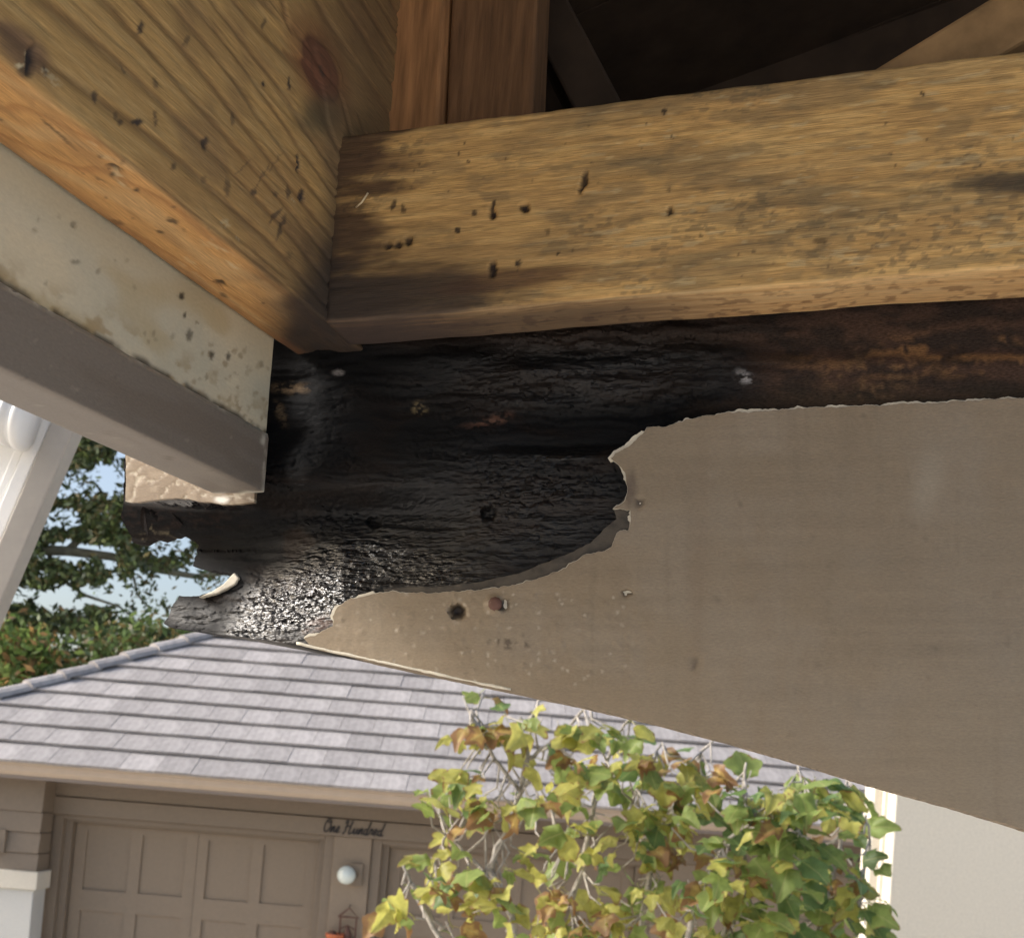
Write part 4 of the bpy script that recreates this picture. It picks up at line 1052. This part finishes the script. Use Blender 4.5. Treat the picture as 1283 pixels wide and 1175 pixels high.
def beam_c(X, Y):
    wx, wy = rot_fields(X, Y); n1 = fbm(wx/40, wy/9, 4, 21); n2 = fbm(wx/90, wy/30, 3, 23); n3 = fbm(X/7, Y/4, 3, 25)
    c = np.zeros(X.shape+(3,))+np.array([.0085, .0088, .010])
    c = mixc(c, (.018, .0125, .010), sm(.45, .65, n2)*.75); c = mixc(c, (.006, .007, .008), sm(.5, .68, n1)*.6)
    # greyer fibrous band under the blocking
    grey = sm(520, 470, Y)*sm(540, 640, X)*sm(960, 860, X); c = mixc(c, (.034, .031, .031), grey*sm(.42, .62, n1)*.8)
    brownup = sm(450, 415, Y)*sm(980, 880, X)*sm(420, 520, X); c = mixc(c, (.055, .037, .028), brownup*.6)
    # towards the right the covered wood is dark brown with raw orange streaks
    rt = sm(880, 1040, X+(n2-.5)*120); br = np.zeros_like(c)+np.array([.062, .038, .028]); br = mixc(br, (.022, .018, .016), sm(.42, .6, n1)*.75)
    br = mixc(br, (.035, .028, .018), sm(470, 505, Y)*.6)
    streak = sm(.52, .66, fbm(wx/70, wy/5, 4, 33))*blob(X, Y, 1250, 442, 230, 24, -3, .6); br = mixc(br, (.24, .13, .058), streak*.75)
    chip = sm(.55, .66, n3)*blob(X, Y, 1090, 470, 60, 26, 0, .6); br = mixc(br, (.14, .085, .045), chip*.7)
    pit = sm(.52, .62, fbm(X/26, Y/14, 3, 37))*sm(1130, 1190, X)*sm(440, 452, Y)*sm(476, 464, Y); br = mixc(br, (.03, .022, .018), pit*.8)
    c = mixc(c, (.004, .0045, .006), blob(X, Y, 400, 500, 90, 80, 0, .6)*.7); c = c*(1-rt[..., None])+br*rt[..., None]  # first mix darkens the left recess in colour, deepening its shadow
    # odd bits
    c = mixc(c, (.16, .085, .06), blob(wx, Y, 612, 526, 30, 7, -12, .5)*sm(.4, .55, n3)*.9)
    c = mixc(c, (.22, .17, .09), blob(X, Y, 526, 512, 9, 9, 20, .5)*sm(.45, .55, n3))
    c = mixc(c, (.20, .14, .085), blob(X, Y, 366, 486, 24, 7, 0, .6)*sm(.42, .6, n3)*.8)
    c = mixc(c, (.14, .10, .06), blob(X, Y, 352, 518, 6, 16, -20, .6)*sm(.42, .6, n3)*.8)
    c = mixc(c, (.25, .24, .24), blob(X, Y, 424, 467, 7, 3.5, 0, .5)); c = mixc(c, (.3, .3, .31), blob(X, Y, 932, 472, 11, 7, 30, .8)*sm(.45, .6, n3))
    c = mixc(c, (.026, .017, .013), blob(X+(fbm(Y/9, X/9, 3, 3)-.5)*22, Y+(fbm(Y/9, X/9, 3, 4)-.5)*16, 372, 683, 18, 22, 10, .3)*.9)
    c = mixc(c, (.10, .05, .032), blob(X, Y, 400, 782, 22, 8, -20, .5)*sm(.35, .5, n3)*.9)
    c = mixc(c, (.006, .006, .006), spots(X, Y, [(612, 643, 9, 8, 0, 1), (470, 655, 8, 7, 0, .8)], .3))
    tipb = sm(330, 270, X)*sm(600, 620, Y)*sm(668, 655, Y); c = mixc(c, (.035, .022, .018), tipb*sm(.45, .6, n3)*.6)
    pale = spots(X, Y, [(188, 664, 9, 6, 0, 1), (207, 668, 7, 5, 0, .8), (180, 672, 6, 4, 0, .8)]); c = mixc(c, (.2, .17, .11), pale*sm(.5, .62, n3)*.7)
    bl_ = sorted(bottom); yb = np.interp(X, [p[0] for p in bl_], [p[1] for p in bl_]); c = mixc(c, (.21, .168, .12), sm(yb-16, yb-9, Y)*sm(405, 425, X))
    # light edge where the top coat of primer clings at the free end
    w = wetmap(X, Y)
    c = c*(1-.35*sm(960, 860, X)*sm(yb-9, yb-16, Y))[..., None]
    return np.concatenate([c, w[..., None]], -1)
core = sheet('timber', body, 6.0, beam_h, beam_c, lambda x, y: float(.085-.075*sm(470, 215, x)*sm(600, 690, y)-.055*sm(330, 160, x)*sm(690, 600, y)), ROT, beam, fine=(2.1, (150, 400, 1000, 812)))
core['label'] = 'dark wet rotted timber core with cracked surface'

# ---- paint layers
def offset(P, amt):
    P = np.asarray(P); t = np.gradient(P, axis=0); nn = np.stack([t[:, 1], -t[:, 0]], 1); nn /= np.linalg.norm(nn, axis=1)[:, None]+1e-9
    return P+nn*np.asarray(amt)[:, None]
pe = dense(paint_edge, 2.0, 1.7, 13, False, 6.)
bot_paint = dense([(381, 801)]+[p for p in reversed(bottom) if p[0] > 385], 8, .5, 3, False)[1:]
def close(pe_): return np.concatenate([pe_, bot_paint+np.array([0, 2.6])])
s_ = np.arange(len(pe))*2.0
def paint_h(X, Y):
    h = .0012+(fbm(X/90, Y/70, 3, 51)-.5)*.0016+(fbm(X/9, Y/7, 2, 52)-.5)*.0004
    h = h-spots(X, Y, [(574, 766, 9, 8, 0, 1)], .35)*.009-spots(X, Y, [(785, 742, 4.5, 3.5, 0, 1), (871, 832, 3.5, 5, 0, .5), (802, 631, 4, 4, 0, .8)], .4)*.003
    h = h+blob(X, Y, 621, 757, 12, 10, 0, .2)*.004-blob(X, Y, 628, 757, 8, 7, 0, .4)*.005
    h = h+ticks(X, Y, (420, 800, 740, 850), 150, (1, 2.2), (1, 2), 58)*.0009
    return h
def paint_c(X, Y):
    n = fbm(X/120, Y/100, 3, 61); n2 = fbm(X/14, Y/60, 3, 62)
    c = np.zeros(X.shape+(3,))+np.array([.25, .198, .135])
    c = mixc(c, (.265, .22, .165), sm(.45, .7, n)*.6); c = mixc(c, (.24, .185, .125), sm(.5, .7, n2)*.35)
    c = mixc(c, (.22, .168, .115), blob(X, Y, 876, 690, 9, 200, 2, .8)*.5)
    c = mixc(c, (.27, .235, .185), sm(380, 420, X)*sm(980, 1280, X)*sm(500, 900, Y)*.4)
    c = mixc(c, (.36, .32, .25), blob(X, Y, 1164, 600, 16, 40, 12, .9)*.45)
    c = mixc(c, (.08, .06, .045), sm(.55, .9, blob(X, Y, 640, 805, 26, 7, 0, .6)*.6+sm(.55, .65, fbm(X/4, Y/3, 2, 66))*.5)*.8)
    dk = spots(X, Y, [(574, 766, 8, 7, 0, 1), (628, 759, 7, 7, 0, .9), (785, 742, 4.5, 3.5, 0, 1), (802, 630, 3, 5, 25, .9), (871, 832, 2.5, 4, 0, .6), (927, 629, 2, 3, 0, .6), (1080, 520, 4, 2, 0, .4)], .4); c = mixc(c, (.03, .022, .02), dk)
    c = mixc(c, (.10, .075, .06), blob(X, Y, 790, 612, 6, 22, 4, .6)*.8)
    drip = sm(.60, .72, fbm(X/7, Y/260, 3, 67))*sm(.4, .6, fbm(X/60, Y/160, 2, 68)); c = mixc(c, (.17, .135, .092), drip*.25)
    brush = fbm(X/190, Y/4.5, 3, 69); c = c*(.90+.2*brush)[..., None]
    patch = sm(.52, .62, fbm(X/70, Y/90, 4, 70)); c = mixc(c, (.27, .225, .165), patch*.2)
    c = mixc(c, (.14, .11, .078), ticks(X, Y, (440, 1280, 530, 1020), 70, (1, 3), (1, 4), 63)*.45)
    tk = ticks(X, Y, (420, 810, 740, 860), 120, (.9, 1.9), (.9, 2.0), 59); c = mixc(c, (.55, .50, .42), tk*.6)  # pale specks painted in as wet sparkle at the lower left
    tk = ticks(X, Y, (800, 1280, 520, 1000), 40, (1, 2.2), (1, 1.8), 60); c = mixc(c, (.30, .26, .20), tk*.6)
    w = blob(X, Y, 620, 800, 260, 70, 8, .9)*.5
    return np.concatenate([c, w[..., None]], -1)
top = sheet('paint_coat', close(offset(pe, s_*0)), 7.0, paint_h, paint_c, .0003, PAINT, beam, fine=(3.2, (400, 735, 815, 870)))
top['label'] = 'smooth taupe top coat of paint with a ragged torn edge'
# pale primer peeping out along the torn edge
pw = np.clip((fbm(s_/22, s_*0, 3, 71)-.46)*15, 0, 3.6)*(1-.0*s_); X_ = pe[:, 0]; Y_ = pe[:, 1]
pw = pw*np.where((X_ > 1000), .55, 1.)+np.where((np.abs(X_-785) < 22) & (Y_ < 576), 3.5, 0)+np.where((X_ > 900) & (X_ < 1240), .4, 0)
pw = np.where((X_ < 790) & (Y_ > 600) & (X_ > 470), pw*.15, pw)
prim = sheet('primer_coat', np.concatenate([offset(pe, -(pw+.25)), bot_paint+np.array([0, .4])]), 9.0, lambda X, Y: X*0-.0006-spots(X, Y, [(574, 766, 12, 11, 0, 1)], .35)*.012, lambda X, Y: np.zeros(X.shape+(3,))+.5, .0028, PRIMER, beam)
prim['label'] = 'thin pale primer showing along the torn paint edge'
# older, darker coat left below the tear
old = [(786, 618), (770, 640), (772, 650), (758, 662), (740, 680), (716, 692), (690, 702), (650, 718), (600, 729), (550, 735), (505, 736), (480, 738), (486, 750), (560, 752), (640, 744), (720, 712), (780, 690), (797, 664), (797, 630)]
sheet('older_paint_coat', dense(old, 3, .9, 31), 6, lambda X, Y: -.0016+(fbm(X/12, Y/8, 2, 3)-.5)*.0008, lambda X, Y: mixc(np.zeros(X.shape+(3,))+np.array([.085, .072, .055]), (.04, .034, .028), sm(.45, .65, fbm(X/14, Y/7, 3, 4))*.8), .0042, PAINT, beam)['label'] = 'darker older paint left below the tear'
# cracked paint still clinging to the free end
ck = [(157, 470), (157, 566), (158, 600), (157, 628), (172, 629), (188, 627), (206, 625), (222, 624), (236, 625), (246, 628), (262, 629), (280, 632), (300, 631), (318, 629), (320, 612), (321, 480)]
def ck_f(X, Y): 
    wx = X+(fbm(X/12, Y/12, 3, 8)-.5)*16; wy = Y+(fbm(X/12, Y/12, 3, 9)-.5)*14; return wor(wx/33, wy/21, 12)
def ck_h(X, Y): a, b = ck_f(X, Y); return .0010+sm(0, .10, b-a)*.0004+(fbm(X/16, Y/10, 3, 5)-.5)*.0002
def ck_c(X, Y):
    a, b = ck_f(X, Y); c = np.zeros(X.shape+(3,))+np.array([.21, .16, .11]); c = mixc(c, (.27, .215, .155), sm(.4, .65, fbm(X/12, Y/9, 3, 6)))
    c = mixc(c, (.44, .39, .31), (1-sm(.02, .08, b-a+(fbm(X/5, Y/5, 2, 7)-.5)*.12))*.9)
    c = mixc(c, (.7, .68, .62), blob(X, Y, 278, 626, 9, 4, 0, .4)); return mixc(c, (.08, .06, .045), blob(X, Y, 300, 612, 30, 3, 4, .6)*.7)
sheet('cracked_paint', dense(ck, 2.2, .8, 17), 2.4, ck_h, ck_c, .004, PAINT, beam)['label'] = 'cracked pale-seamed paint clinging to the beam end'
# white splinter lying in the notch
fl = [(248, 748), (272, 743), (294, 732), (299, 724), (293, 717), (288, 722), (280, 731), (266, 740)]
m = MB(); m.prism([onp(x, y, A0-NB*.045, NB) for x, y in fl], -NB*.02); m.build('paint_flake', PRIMER, beam, bevel=.001)['label'] = 'white curl of paint in the notch of the rotted end'
# light paint bead along the bottom edge
bb = dense([(372, 806), (400, 813), (480, 830), (585, 853), (640, 864)], 6, .6, 9, False)
m = MB(); m.tube([onp(x, y-.6, A0+NB*.0012, NB) for x, y in bb], [.0006+.0008*float(vn(i*.35, 0, 4)) for i in range(len(bb))], 6); m.build('paint_bead', PRIMER, beam, True)
# bolt head in the paint
bc = onp(621, 757, A0+NB*.002, NB)
MB().lathe(bc, NB, [(.0052, 0), (.0056, .002), (.005, .0036), (.002, .004)], 10).build('bolt_head', RUST, beam, True)
# straws caught on the blocking
def straw(pts, r_, label):
    e = MB().tube([onp(x, y, BK+NB*k, NB) for x, y, k in pts], r_, 5).build('straw', mat_plain('straw', (.62, .52, .34), .7), None, True)
    tag(e, label, 'straw')
straw([(446, 260, .001), (453, 254, .004), (461, 242, .003)], .0007, 'bent pale straw stuck to the stained end of the bare board')
